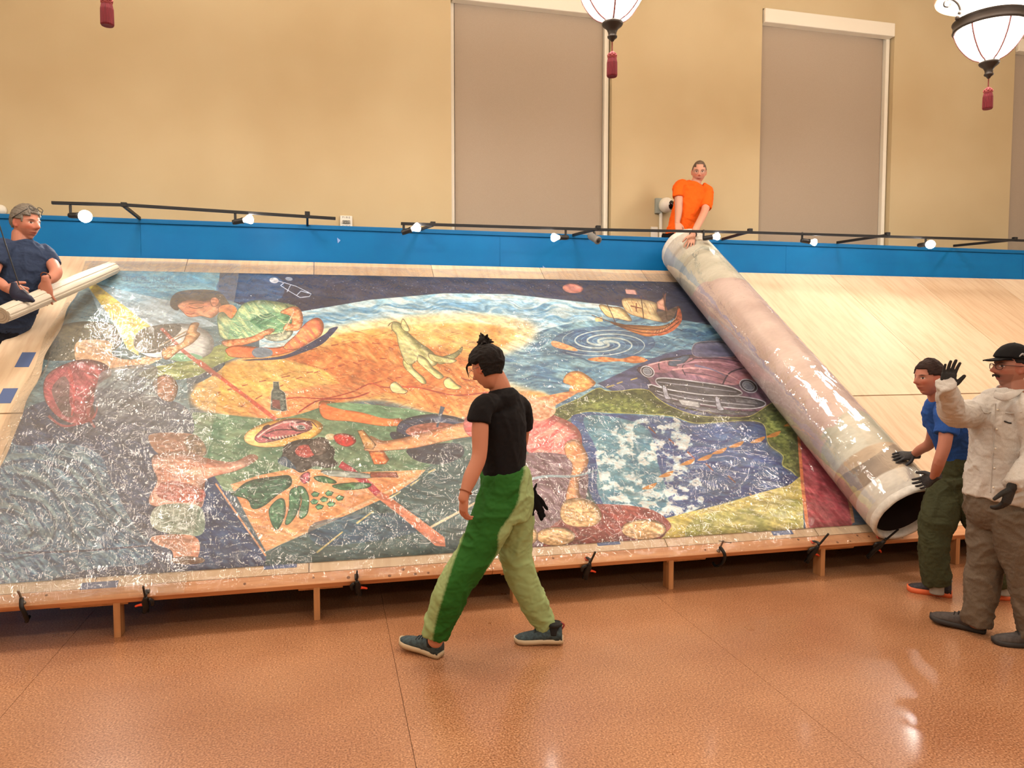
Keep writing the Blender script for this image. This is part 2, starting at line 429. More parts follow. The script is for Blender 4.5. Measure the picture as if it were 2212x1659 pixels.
    P([(800, 1052), (838, 1072), (960, 1162), (962, 1182), (940, 1180), (870, 1120), (812, 1075)], (212, 128, 98), (224, 150, 116), 'soft', sm=False)
    for a, b in [((684, 1195), (740, 1150)), ((770, 1132), (806, 1106)), ((840, 1078), (864, 1064)), ((886, 1050), (904, 1038)), ((925, 1022), (940, 1015))]:
        S([a, b], (196, 182, 130), 4, 3, sm=False)
    S([(930, 1140), (1000, 1102), (1040, 1080)], (214, 196, 160), 5, sm=False)
    # red line across
    S([(345, 712), (398, 760), (440, 788), (470, 812), (520, 850), (560, 880), (596, 908)], (206, 96, 78), 6, 9, sm=False, a=.85)
    S([(735, 1004), (760, 1020), (800, 1052), (816, 1068)], (178, 62, 76), 15, sm=False)
    # lower left: dark cloth, waves
    P([(-80, 950), (60, 880), (150, 850), (300, 900), (400, 940), (470, 1040), (575, 1205), (560, 1280), (-80, 1290)], (42, 56, 88), (78, 94, 120), 'down', sm=False)
    P([(120, 860), (200, 840), (300, 850), (400, 880), (416, 940), (350, 960), (230, 945), (140, 930)], (66, 74, 94), (104, 110, 122), 'up', a=.9)
    P([(-40, 980), (60, 965), (150, 960), (215, 985), (240, 1040), (280, 1120), (330, 1210), (200, 1230), (-40, 1260)], (48, 84, 116), (122, 158, 170), 'down')
    for c in [[(-20, 1000), (60, 985), (140, 1005), (190, 1060), (250, 1130), (330, 1170)], [(20, 1060), (90, 1080), (120, 1130), (90, 1180), (10, 1200)],
              [(-20, 1090), (40, 1100), (70, 1140), (40, 1170)], [(120, 975), (190, 1000), (225, 1060), (270, 1120)], [(30, 1015), (100, 1040), (150, 1110), (160, 1180)]]:
        S(c, (150, 172, 168), 14, 4, a=.55); S([(x, y + 12) for x, y in c], (36, 56, 84), 9, 3, a=.5)
    for i in range(60):
        x = rs.uniform(-20, 300); y = rs.uniform(900, 1200)
        S([(x, y), (x + 14, y + rs.uniform(-6, 8)), (x + 30, y + rs.uniform(-2, 14))], rs.choice([(30, 44, 70), (104, 128, 138)]), 3, 1, a=.45)
    P([(440, 1040), (470, 1045), (560, 1185), (575, 1208), (430, 1220), (370, 1200), (400, 1120)], (36, 56, 92), (60, 82, 112), 'down', sm=False)
    S([(40, 1196), (200, 1190), (400, 1172), (540, 1158)], (42, 60, 92), 5, 4)
    S([(466, 1046), (574, 1202)], (222, 160, 120), 4, sm=False)
    # --- figure in red, far left, with broad hat
    P([(80, 760), (95, 725), (140, 702), (200, 696), (250, 706), (262, 742), (220, 772), (150, 780), (100, 778)], (88, 88, 76), (120, 114, 92), 'soft', edge=(70, 70, 66))
    P([(165, 742), (205, 735), (240, 742), (245, 770), (290, 778), (350, 760), (352, 774), (300, 796), (230, 800), (190, 800), (165, 782)], (226, 174, 128), (240, 200, 160), 'blot')
    P([(95, 830), (110, 805), (150, 785), (190, 778), (230, 790), (240, 812), (215, 830), (200, 870), (205, 905), (170, 918), (130, 905), (100, 870)], (158, 74, 82), (200, 112, 112), 'down', edge=(120, 60, 66))
    P([(112, 845), (135, 815), (150, 830), (150, 870), (160, 900), (135, 895)], (104, 92, 92), (140, 120, 116), 'blot', a=.8)
    S([(150, 800), (160, 850), (155, 900)], (214, 100, 100), 9, 4)
    S([(105, 900), (140, 922), (200, 905), (212, 870)], (196, 96, 100), 6, 3, a=.8)
    S([(205, 855), (190, 895), (205, 925)], (190, 96, 96), 9, 5, a=.7)
    P([(330, 830), (350, 812), (372, 816), (384, 840), (372, 868), (345, 860)], (150, 110, 90), (196, 140, 112), 'blot', edge=(96, 72, 66))
    P([(230, 800), (330, 790), (340, 830), (330, 900), (240, 910), (205, 870), (210, 830)], (96, 100, 110), (160, 164, 160), 'up', a=.75)
    # yellow beam and drum
    P([(186, 614), (204, 612), (240, 640), (330, 710), (296, 740), (300, 770), (276, 756), (240, 690)], (236, 206, 98), (244, 222, 140), 'soft', sm=False)
    P([(290, 748), (300, 718), (340, 704), (400, 701), (445, 716), (462, 742), (452, 766), (420, 778), (378, 780), (352, 774), (320, 772)], (222, 224, 218), (236, 232, 222), 'soft', edge=(120, 120, 120))
    P([(290, 748), (300, 718), (340, 704), (384, 702), (392, 712), (372, 736), (356, 758), (330, 764), (300, 762)], (96, 96, 92), (130, 124, 112), 'soft')
    P([(360, 768), (410, 764), (438, 774), (412, 781), (378, 781)], (134, 188, 150), (150, 200, 162), 'soft')
    P([(345, 712), (352, 709), (400, 758), (470, 810), (460, 815), (395, 764)], (206, 96, 82), sm=False, a=.8)
    P([(350, 768), (356, 752), (392, 742), (404, 718), (414, 700), (430, 700), (424, 716), (432, 724), (414, 744), (392, 756), (362, 778)], (222, 164, 116), (236, 188, 142), 'fine', edge=(130, 90, 72))
    S([(342, 750), (404, 716)], (196, 172, 140), 3, sm=False); S([(352, 760), (380, 735), (408, 722)], (150, 130, 112), 2.5)
    write_text(cv, 'CION AL NORTE', 262, 598, 1.45, 1.5, .01, (58, 96, 130), .6)
    for k, (a, b) in enumerate([(300, 380), (322, 392), (286, 396)]):
        x = a
        while x < b:
            L = rs.uniform(3, 9); S([(x, 612 + k * 5), (x + L, 612.3 + k * 5)], (60, 100, 136), 2, sm=False, a=.5); x += L + 3
    # --- woman writing, green shirt
    P([(368, 662), (372, 642), (392, 630), (440, 627), (474, 632), (490, 650), (496, 664), (470, 670), (450, 655), (400, 655), (384, 672)], (54, 50, 48), (98, 86, 78), 'streak')
    P([(384, 660), (408, 650), (440, 652), (456, 650), (476, 658), (472, 676), (456, 688), (436, 684), (410, 686), (396, 676)], (214, 140, 106), (236, 176, 140), 'blot', edge=(140, 84, 66))
    P([(455, 648), (466, 644), (474, 652), (468, 662), (458, 662)], (206, 132, 100), (236, 170, 136), 'fine', edge=(110, 66, 54))
    S([(408, 664), (424, 668), (440, 664)], (110, 64, 52), 1.6); S([(402, 678), (412, 680), (420, 678)], (170, 76, 66), 2); S([(408, 658), (426, 656), (440, 657)], (80, 56, 50), 1.5)
    P([(474, 664), (500, 660), (512, 672), (500, 690), (478, 684)], (206, 130, 86), (226, 160, 112), 'blot')
    P([(470, 684), (482, 676), (500, 690), (516, 668), (530, 656), (560, 650), (600, 654), (642, 664), (628, 676), (640, 690), (634, 712), (600, 726), (560, 730), (520, 738), (480, 732), (472, 712)],
      (132, 168, 134), (212, 222, 164), 'down', edge=(80, 110, 90), g=3)
    P([(540, 690), (600, 676), (630, 690), (625, 712), (580, 720), (555, 706)], (70, 124, 92), (140, 186, 140), 'up')
    for i in range(26):
        x = rs.uniform(490, 620); y = rs.uniform(662, 728); S([(x, y), (x + 12, y + rs.uniform(2, 8)), (x + 26, y + rs.uniform(-3, 8))], rs.choice([(70, 108, 92), (232, 232, 176)]), 2, .6, a=.7)
    P([(606, 676), (632, 664), (648, 670), (654, 690), (648, 712), (628, 716), (612, 712), (620, 700), (630, 700), (628, 684)], (216, 136, 94), (238, 176, 130), 'fine', edge=(150, 84, 60))
    P([(482, 738), (540, 730), (580, 712), (592, 716), (560, 736), (520, 748), (490, 750)], (220, 140, 100), (240, 178, 134), 'fine', edge=(150, 84, 62))
    P([(488, 756), (510, 748), (560, 752), (600, 752), (630, 744), (640, 756), (600, 768), (540, 774), (500, 772), (490, 764)], (214, 122, 84), (236, 160, 116), 'soft', edge=(130, 66, 50))
    P([(612, 752), (640, 724), (660, 700), (684, 688), (698, 700), (694, 724), (670, 740), (640, 756)], (216, 120, 96), (240, 176, 110), 'down', edge=(124, 66, 66))
    P([(544, 762), (556, 752), (584, 756), (588, 768), (568, 774), (550, 772)], (126, 140, 150), (150, 162, 168), 'soft')
    P([(570, 728), (600, 722), (632, 716), (620, 734), (590, 738)], (140, 146, 126), (176, 176, 150), 'fine', edge=(90, 90, 80))
    P([(600, 772), (640, 758), (700, 724), (712, 712), (730, 708), (712, 730), (690, 748), (640, 768), (600, 778), (520, 780)], (42, 52, 86), (70, 78, 104), 'streak')
    S([(634, 676), (622, 700), (610, 722)], (222, 204, 170), 3, 2)
    # satellite
    for pts in [[(606, 618), (614, 612), (640, 620), (672, 636), (668, 642), (648, 644), (624, 630), (606, 618)], [(640, 640), (650, 630), (672, 636)], [(628, 616), (620, 632)]]:
        S(pts, (206, 216, 226), 1.6, sm=False)
    E(592, 607, 10, 6, (170, 174, 180), (206, 206, 206), rot=8, f='fine'); E(624, 604, 8, 4, (150, 156, 166), rot=8)
    S([(600, 608), (612, 612)], (200, 206, 214), 1.5, sm=False)
    # planet
    E(1237, 624, 23, 11, (156, 92, 82), (206, 150, 132), rot=4, f='blot', edge=(60, 50, 60))
    # coyote
    C1, C2, CE = (176, 172, 116), (224, 216, 162), (112, 92, 60)
    P([(940, 776), (962, 770), (984, 762), (998, 750), (996, 762), (976, 780), (950, 788)], (150, 150, 108), (190, 190, 140), 'down', edge=CE)
    P([(876, 770), (892, 776), (890, 792), (900, 804), (916, 818), (920, 830), (908, 828), (890, 812), (876, 798), (870, 784)], C1, C2, 'down', edge=CE)
    P([(846, 698), (838, 706), (842, 700), (852, 696), (868, 702), (884, 722), (905, 740), (932, 760), (946, 780), (936, 792), (918, 786), (902, 780), (886, 790), (872, 778), (860, 744), (856, 724), (846, 712)], C1, C2, 'down', edge=CE)
    P([(904, 768), (922, 778), (934, 794), (950, 806), (958, 816), (946, 820), (930, 808), (914, 794), (902, 782)], (190, 184, 128), C2, 'down', edge=CE)
    P([(926, 764), (948, 770), (976, 776), (986, 780), (974, 786), (948, 784), (930, 778)], C1, C2, 'down', edge=CE)
    P([(866, 706), (870, 690), (880, 704), (884, 716), (874, 716)], C1, C2, 'down', edge=CE)
    for (x, y) in [(858, 840), (974, 831)]:
        P([(x - 16, y - 6), (x - 4, y - 14), (x + 12, y), (x + 22, y + 6), (x + 14, y + 12), (x - 10, y + 8)], (222, 206, 140), (236, 222, 170), 'soft', edge=(120, 80, 56))
    # bottle
    P([(590, 826), (602, 826), (604, 842), (616, 850), (620, 888), (612, 890), (592, 888), (584, 886), (586, 848), (590, 840)], (66, 76, 74), (104, 110, 100), 'fine', edge=(190, 184, 170), sm=False)
    P([(588, 864), (604, 866), (606, 886), (588, 882)], (120, 62, 60), sm=False, a=.8)
    # plate with skull
    E(612, 936, 86, 29, (236, 180, 96), (246, 206, 142), rot=-9, f='soft', edge=(140, 100, 60))
    P([(550, 948), (566, 930), (590, 918), (620, 908), (650, 908), (672, 916), (670, 930), (640, 940), (600, 952), (564, 958)], (212, 132, 128), (150, 84, 90), 'fine', edge=(84, 50, 60))
    for q, c_, w_ in [([(556, 946), (580, 928), (612, 914)], (246, 216, 200), 4), ([(612, 914), (640, 912), (664, 918)], (244, 206, 196), 5), ([(566, 944), (590, 950), (620, 946), (650, 938)], (60, 32, 44), 5), ([(628, 922), (640, 932), (664, 930)], (60, 34, 46), 4), ([(640, 914), (670, 912), (684, 924)], (90, 56, 66), 4)]:
        S(q, c_, w_, 1.5, a=.9)
    for i in range(9): S([(582 + i * 7, 946 - i * .8), (584 + i * 7, 950 - i * .8)], (240, 226, 196), 4, 2, sm=False)
    S([(574, 938), (600, 930), (640, 930)], (84, 48, 60), 2.5); E(650, 925, 9, 5, (80, 84, 84), edge=(210, 200, 180)); E(575, 924, 9, 4, (74, 50, 60), rot=-25)
    # mortar
    P([(610, 984), (614, 966), (636, 954), (668, 950), (700, 956), (722, 972), (720, 992), (730, 1004), (706, 1012), (680, 1008), (652, 1022), (630, 1012), (604, 1000)], (50, 48, 48), (84, 78, 76), 'fine', edge=(40, 40, 44))
    E(660, 976, 23, 14, (150, 62, 62), (186, 92, 84), f='fine')
    P([(668, 958), (690, 946), (710, 954), (706, 976), (684, 986), (672, 972)], (74, 64, 60), (104, 92, 84), 'fine', edge=(44, 40, 42))
    P([(600, 996), (616, 988), (640, 1014), (608, 1006)], (60, 86, 104), a=.9)
    # onion, tomato
    E(714, 945, 12, 7, (220, 204, 160), (190, 170, 130), f='fine'); P([(722, 942), (740, 938), (762, 944), (768, 956), (752, 966), (734, 962), (724, 954)], (170, 44, 44), (206, 74, 66), 'blot', edge=(110, 34, 36))
    # beans pot
    P([(858, 940), (862, 916), (890, 902), (940, 896), (990, 904), (1010, 920), (990, 940), (930, 948), (880, 952)], (40, 46, 66), (70, 82, 104), 'streak', edge=(36, 40, 56))
    P([(876, 936), (890, 922), (940, 914), (985, 920), (990, 932), (940, 942), (900, 944)], (150, 92, 76), (184, 124, 104), 'fine')
    P([(880, 972), (920, 962), (990, 960), (1000, 985), (960, 1004), (910, 1000), (884, 986)], (52, 56, 70), (72, 80, 88), 'streak')
    S([(956, 880), (950, 900), (944, 924)], (78, 92, 108), 10, 4)
    P([(842, 938), (852, 934), (878, 944), (866, 952), (848, 950)], (44, 50, 66))
    # arm with bottle
    P([(800, 944), (826, 954), (860, 950), (900, 940), (960, 924), (1010, 912), (1060, 905), (1060, 935), (980, 950), (900, 968), (840, 974), (800, 976), (786, 972), (800, 962)],
      (222, 150, 104), (240, 188, 142), 'blot', edge=(150, 88, 62))
    P([(772, 932), (784, 930), (796, 944), (812, 962), (806, 972), (788, 970), (780, 950)], (206, 150, 92), (226, 180, 124), 'fine', edge=(96, 64, 44), sm=False)
    P([(796, 976), (828, 976), (840, 994), (832, 1004), (808, 1004)], (206, 112, 64), (226, 146, 92), 'fine', edge=(140, 60, 36), sm=False)
    # vegetables
    P([(508, 1062), (540, 1040), (600, 1030), (626, 1030), (628, 1050), (600, 1070), (570, 1094), (546, 1100), (534, 1080), (500, 1070)], (44, 84, 68), (76, 116, 88), 'fine', edge=(30, 56, 50))
    P([(582, 1100), (600, 1080), (614, 1082), (616, 1110), (604, 1140), (594, 1144), (584, 1124)], (64, 108, 84), (90, 134, 100), 'fine', edge=(36, 64, 54))
    P([(626, 1064), (638, 1054), (650, 1060), (646, 1100), (628, 1130), (616, 1132), (624, 1100)], (54, 96, 74), (90, 134, 98), 'down', edge=(36, 64, 54))
    P([(642, 1054), (656, 1054), (667, 1076), (664, 1110), (650, 1122), (646, 1110), (652, 1080)], (64, 108, 82), (96, 140, 104), 'down', edge=(36, 64, 54))
    for (x, y) in [(681, 1069), (711, 1067), (679, 1085), (700, 1080), (734, 1077), (715, 1090), (690, 1096)]:
        P([(x - 9, y), (x - 2, y - 6), (x + 9, y - 2), (x + 5, y + 5), (x - 4, y + 6)], (60, 112, 84), (110, 156, 118), 'fine', edge=(34, 66, 54), sm=False)
    P([(678, 1032), (700, 1030), (724, 1040), (722, 1046), (690, 1042)], (44, 86, 58), (80, 120, 80), 'fine', edge=(28, 50, 40))
    P([(718, 1050), (760, 1044), (800, 1046), (790, 1056), (740, 1060)], (44, 88, 60), (80, 124, 84), 'fine', edge=(28, 50, 40))
    P([(648, 1034), (656, 1024), (668, 1022), (668, 1040), (656, 1046)], (140, 70, 80), (180, 104, 110), 'fine', edge=(90, 44, 54))
    P([(694, 1018), (740, 1018), (800, 1026), (798, 1034), (740, 1032), (708, 1028)], (184, 190, 176), (150, 160, 150), 'streak', edge=(110, 112, 104))
    P([(800, 1022), (856, 1022), (860, 1032), (800, 1032)], (134, 66, 52), (160, 88, 66), 'streak', sm=False, edge=(70, 40, 36))
    # child, lower left
    P([(320, 945), (350, 936), (420, 940), (432, 962), (424, 980), (380, 985), (340, 980)], (146, 100, 80), (190, 140, 110), 'streak')
    P([(400, 950), (420, 940), (440, 958), (446, 980), (430, 990), (408, 980)], (176, 140, 104), (96, 76, 62), 'fine')
    P([(335, 985), (400, 975), (440, 990), (500, 1000), (540, 984), (556, 988), (550, 998), (510, 1018), (450, 1035), (440, 1060), (430, 1100), (340, 1096), (322, 1080), (340, 1040), (330, 1010)],
      (222, 150, 122), (240, 192, 164), 'blot', edge=(150, 90, 74))
    P([(340, 1050), (380, 1040), (440, 1060), (430, 1086), (350, 1080)], (176, 84, 72), (214, 130, 116), 'fine', a=.8)
    P([(340, 1095), (430, 1095), (440, 1150), (400, 1160), (330, 1140)], (130, 150, 130), (196, 204, 184), 'blot')
    P([(330, 1160), (400, 1156), (430, 1170), (424, 1210), (380, 1216), (370, 1190), (336, 1176)], (206, 140, 110), (236, 176, 146), 'blot')
    E(405, 1212, 38, 9, (130, 96, 76), (90, 66, 56), f='fine')
    # --- swirl
    E(1303, 742, 112, 36, (52, 82, 116), (92, 126, 150), f='streak', a=.9)
    for arm in range(4):
        pts = [(1303 + (3 + 100 * t) * math.cos(arm * 1.571 + 5.6 * t), 742 + (1 + 31 * t) * math.sin(arm * 1.571 + 5.6 * t)) for t in np.linspace(0, 1, 26)]
        S(pts, (206, 216, 204), 5.5, 1.2, sm=False, a=.85)
        pts = [(1303 + (4 + 92 * t) * math.cos(arm * 1.571 + .8 + 5.2 * t), 742 + (1 + 28 * t) * math.sin(arm * 1.571 + .8 + 5.2 * t)) for t in np.linspace(.1, 1, 22)]
        S(pts, (130, 160, 172), 2.4, .8, sm=False, a=.7)
    P([(1190, 742), (1200, 738), (1240, 752), (1244, 760), (1200, 752)], (222, 150, 100), (236, 180, 130), 'fine')
    P([(1268, 778), (1300, 772), (1340, 776), (1372, 770), (1400, 780), (1372, 786), (1340, 782), (1300, 783)], (200, 122, 76), (230, 160, 110), 'fine')
    for i in range(70):
        x = rs.uniform(1380, 1520); y = rs.uniform(700, 790); S([(x, y), (x + 10, y - 3), (x + 22, y + rs.uniform(-2, 4))], rs.choice([(176, 192, 190), (44, 60, 92), (110, 140, 160)]), 1.8, .6, a=.6)
    # ship
    P([(1318, 698), (1340, 702), (1380, 704), (1420, 706), (1446, 700), (1462, 686), (1462, 664), (1468, 668), (1468, 690), (1456, 710), (1430, 722), (1400, 728), (1376, 722), (1350, 712)], (206, 152, 92), (160, 96, 66), 'streak', edge=(110, 70, 50))
    P([(1406, 722), (1440, 710), (1458, 690), (1464, 668), (1470, 672), (1472, 694), (1456, 714), (1428, 726)], (176, 92, 62), (206, 124, 84), 'fine')
    for k in range(8):
        t = k / 8; x = 1412 + 52 * t; y = 722 - 40 * t * t; S([(x, y), (x + 4, y - 8)], (226, 190, 140), 1.3, sm=False)
    P([(1418, 676), (1440, 672), (1462, 664), (1452, 690), (1430, 698)], (96, 80, 70), (130, 108, 92), 'fine')
    P([(1344, 648), (1370, 646), (1416, 656), (1418, 676), (1430, 696), (1396, 690), (1362, 680), (1348, 668)], (214, 180, 128), (236, 214, 166), 'down', edge=(120, 84, 60))
    P([(1294, 660), (1320, 664), (1344, 668), (1364, 694), (1336, 690), (1310, 684)], (206, 176, 122), (232, 210, 160), 'down', edge=(120, 84, 60))
    P([(1418, 654), (1430, 646), (1438, 634), (1436, 660), (1442, 674), (1420, 668)], (206, 150, 132), (226, 190, 150), 'down', edge=(130, 80, 70), sm=False)
    P([(1350, 626), (1372, 627), (1376, 638), (1352, 636)], (200, 156, 144), sm=False, edge=(120, 84, 70)); P([(1284, 688), (1300, 686), (1302, 696), (1286, 696)], (224, 196, 144), sm=False)
    S([(1362, 662), (1388, 668)], (120, 64, 50), 2.4, sm=False); S([(1374, 656), (1374, 674)], (120, 64, 50), 2.4, sm=False)
    S([(1278, 682), (1310, 694), (1360, 706)], (90, 62, 48), 1.6, sm=False)
    for k in range(5): S([(1350 + 13 * k, 650 + k), (1356 + 13 * k, 660 + k), (1364 + 13 * k, 676 + k)], (150, 108, 76), 1.2, a=.7)
    for q in [[(1352, 652), (1360, 664), (1366, 680)], [(1402, 656), (1404, 672), (1412, 692)], [(1300, 664), (1318, 676), (1340, 690)], [(1322, 666), (1340, 678), (1358, 692)]]: S(q, (250, 232, 190), 2.2, 1, a=.8)
    for q in [[(1326, 702), (1380, 712), (1430, 712), (1462, 690)], [(1340, 708), (1390, 720), (1434, 718), (1466, 696)]]: S(q, (92, 52, 38), 1.8)
    S([(1384, 640), (1390, 690)], (84, 56, 44), 2, sm=False); S([(1432, 634), (1440, 690)], (84, 56, 44), 2, sm=False); S([(1310, 656), (1330, 700)], (84, 56, 44), 1.6, sm=False)
    # road wedge and car
    P([(1376, 790), (1410, 775), (1470, 756), (1720, 760), (1760, 950), (1500, 905), (1420, 870), (1330, 850), (1290, 830)], (60, 68, 100), (88, 94, 122), 'streak', sm=False)
    for a, b in [((1310, 838), (1326, 833)), ((1332, 830), (1344, 826)), ((1362, 822), (1376, 818))]: S([a, b], (196, 176, 110), 2.5, sm=False)
    P([(1498, 742), (1560, 730), (1620, 760), (1600, 780), (1500, 768)], (70, 92, 108), (110, 130, 132), 'streak', sm=False)
    P([(1376, 798), (1420, 784), (1462, 774), (1520, 765), (1600, 768), (1650, 800), (1690, 850), (1700, 895), (1650, 905), (1560, 898), (1470, 880), (1416, 852), (1400, 822)],
      (88, 66, 84), (140, 108, 122), 'down', edge=(40, 36, 50), ew=2)
    P([(1450, 782), (1500, 774), (1580, 772), (1620, 800), (1600, 830), (1560, 830), (1500, 812), (1460, 806)], (148, 106, 118), (196, 148, 150), 'streak', a=.9)
    P([(1390, 792), (1440, 780), (1462, 792), (1440, 806), (1420, 806), (1402, 806)], (158, 110, 120), (200, 148, 150), 'streak', a=.9)
    P([(1444, 790), (1452, 776), (1490, 768), (1470, 790)], (80, 96, 112), edge=(44, 40, 52)); P([(1590, 826), (1606, 810), (1636, 800), (1640, 816), (1610, 836)], (150, 96, 104), (190, 130, 130), 'streak', a=.8)
    P([(1500, 744), (1540, 738), (1568, 742), (1590, 768), (1560, 772), (1500, 770)], (86, 88, 112), (120, 120, 136), 'streak', edge=(170, 160, 160))
    S([(1424, 800), (1426, 780), (1470, 772)], (50, 42, 56), 2.5); S([(1480, 812), (1474, 792), (1500, 776)], (60, 50, 62), 2); S([(1560, 832), (1580, 804), (1640, 790)], (52, 44, 58), 3)
    for q, c_, w_ in [([(1452, 800), (1500, 796), (1560, 806), (1600, 826)], (226, 180, 176), 4), ([(1462, 790), (1510, 782), (1570, 786), (1612, 800)], (206, 164, 172), 3.5), ([(1478, 806), (1530, 812), (1580, 828)], (92, 66, 88), 3),
                      ([(1496, 776), (1560, 776), (1630, 796), (1660, 840)], (70, 52, 74), 3), ([(1500, 790), (1540, 800), (1570, 816)], (130, 130, 160), 5), ([(1400, 790), (1440, 781), (1470, 780)], (232, 190, 184), 3), ([(1640, 812), (1668, 846), (1684, 880)], (60, 46, 66), 4)]:
        S(q, c_, w_, 1, a=.85)
    for (x, y, rx, ry) in [(1398, 804, 15, 11), (1616, 835, 20, 13)]:
        E(x, y, rx, ry, (60, 58, 68), rot=25, edge=(206, 206, 206), ew=2); E(x, y, rx * .66, ry * .66, (150, 156, 160), (96, 100, 110), rot=25, f='fine', edge=(220, 220, 220))
    P([(1416, 822), (1440, 818), (1520, 828), (1580, 838), (1602, 852), (1560, 858), (1480, 850), (1430, 838)], (58, 58, 64), (84, 84, 88), 'streak', edge=(196, 196, 196), ew=2.5)
    P([(1404, 832), (1440, 842), (1520, 854), (1600, 858), (1648, 868), (1646, 880), (1600, 884), (1500, 872), (1430, 856), (1404, 844)], (96, 96, 102), (56, 56, 64), 'streak', edge=(206, 206, 206), ew=2.5)
    P([(1400, 840), (1430, 858), (1500, 876), (1600, 890), (1670, 888), (1668, 896), (1590, 898), (1490, 884), (1420, 862)], (166, 166, 172), (110, 110, 118), 'streak', edge=(60, 56, 66), ew=1.5)
    S([(1420, 826), (1500, 836), (1590, 848)], (160, 160, 164), 1.8); S([(1418, 846), (1500, 864), (1630, 878)], (190, 190, 192), 1.8)
    for (x, y) in [(1430, 844), (1544, 868)]:
        P([(x, y - 8), (x + 8, y - 8), (x + 14, y + 10), (x + 20, y + 18), (x + 6, y + 18)], (196, 196, 200), (130, 130, 138), 'fine', edge=(60, 58, 66))
    P([(1462, 862), (1510, 870), (1512, 882), (1472, 876)], (196, 196, 190), (166, 166, 164), 'streak', sm=False, edge=(90, 90, 96))
    P([(1586, 860), (1630, 866), (1636, 874), (1590, 870)], (170, 172, 172), (96, 96, 100), 'fine', sm=False)
    # land, Central green band
    P([(1180, 905), (1200, 885), (1250, 862), (1290, 840), (1310, 846), (1340, 846), (1370, 842), (1400, 845), (1420, 862), (1450, 880), (1500, 898), (1560, 902), (1620, 900), (1680, 870), (1720, 930), (1740, 1020), (1735, 1060),
       (1715, 1024), (1690, 1006), (1690, 985), (1660, 960), (1650, 920), (1620, 910), (1560, 912), (1500, 915), (1450, 900), (1380, 895), (1320, 893), (1270, 890), (1240, 898), (1210, 915)],
      (92, 108, 56), (138, 148, 84), 'fine', edge=(182, 178, 104), ew=1.5)
    for i in range(120):
        t = rs.random(); x = 1230 + t * 420; y = 868 + 40 * t + rs.uniform(-12, 14)
        S([(x, y), (x + 5, y + rs.uniform(-4, 4)), (x + 11, y + rs.uniform(-4, 5))], rs.choice([(60, 74, 40), (168, 166, 96)]), 1.3, .6, a=.6)
    P([(1216, 826), (1226, 808), (1252, 804), (1280, 822), (1284, 832), (1256, 848), (1230, 846), (1232, 834)], (222, 150, 88), (236, 174, 112), 'fine', edge=(150, 100, 60))
    P([(1150, 866), (1200, 852), (1250, 845), (1230, 860), (1180, 885), (1140, 890)], (216, 140, 92), (232, 172, 122), 'fine')
    # caribbean water + clouds
    P([(1232, 905), (1270, 893), (1320, 896), (1380, 898), (1450, 904), (1500, 918), (1560, 916), (1620, 914), (1650, 926), (1656, 962), (1686, 988), (1690, 1010), (1732, 1040), (1700, 1050), (1560, 1088), (1420, 1130), (1300, 1100), (1262, 1030), (1258, 960)],
      (50, 72, 122), (82, 108, 140), 'streak')
    P([(1260, 905), (1330, 903), (1400, 930), (1420, 1000), (1440, 1100), (1330, 1110), (1290, 1060), (1290, 980)], (78, 130, 142), (120, 168, 168), 'blot', a=.8)
    m = cv.mask(spline([(1285, 960), (1320, 930), (1370, 905), (1450, 900), (1490, 940), (1500, 1000), (1520, 1080), (1480, 1110), (1380, 1120), (1310, 1075), (1290, 1010)]))
    if m is not None:
        y0, y1, x0, x1, mm = m; n = cv.N(17, 11, 77, 4)[y0:y1, x0:x1]
        cv.put((y0, y1, x0, x1, mm * np.clip((n - .46) * 9, 0, 1)), (236, 232, 218), (204, 222, 214), 'fine', a=.92)
    for (x, y) in [(1357, 1104), (1402, 1052), (1438, 1026), (1484, 1000), (1522, 990), (1553, 976), (1590, 962), (1636, 952), (1670, 940), (1708, 916)]:
        P([(x - 16, y + 6), (x - 4, y - 2), (x + 16, y - 8), (x + 6, y + 4)], (206, 150, 84), (190, 128, 66), 'fine')
    for (x, y) in [(1408, 930), (1452, 956), (1492, 984), (1532, 1010), (1580, 1036), (1626, 1074)]: S([(x - 8, y - 7), (x + 8, y + 8)], (132, 74, 66), 4, 2, sm=False)
    # shore
    P([(1420, 1132), (1470, 1112), (1560, 1090), (1640, 1066), (1700, 1050), (1736, 1038), (1745, 1170), (1520, 1190), (1430, 1180)], (196, 178, 92), (214, 202, 126), 'blot')
    P([(1500, 1120), (1600, 1100), (1720, 1080), (1740, 1150), (1500, 1170)], (158, 164, 96), (206, 196, 124), 'blot', a=.8)
    # blue and red panel near the roll
    P([(1725, 900), (1900, 900), (1950, 1180), (1736, 1180), (1732, 1040)], (66, 94, 118), (96, 122, 136), 'streak', sm=False)
    P([(1724, 930), (1760, 950), (1800, 1010), (1830, 1070), (1842, 1130), (1800, 1146), (1745, 1152), (1732, 1040)], (158, 62, 74), (196, 110, 116), 'down')
    S([(1724, 935), (1732, 1040), (1744, 1150)], (222, 140, 96), 6, 8); S([(1760, 950), (1800, 1010), (1830, 1070), (1842, 1130)], (206, 150, 112), 7)
    # pink dress, arm, maroon cloth, stones
    P([(1010, 900), (1100, 870), (1160, 885), (1200, 900), (1240, 920), (1256, 950), (1246, 990), (1200, 1000), (1150, 985), (1120, 960), (1060, 950), (1010, 940)], (212, 106, 104), (240, 158, 140), 'up', edge=(150, 60, 66), g=3)
    P([(1130, 870), (1180, 860), (1200, 890), (1170, 910), (1140, 900)], (226, 160, 120), (240, 190, 156), 'fine')
    P([(1130, 985), (1250, 990), (1270, 1030), (1260, 1100), (1230, 1180), (1110, 1200), (1120, 1080)], (104, 74, 80), (150, 126, 130), 'down')
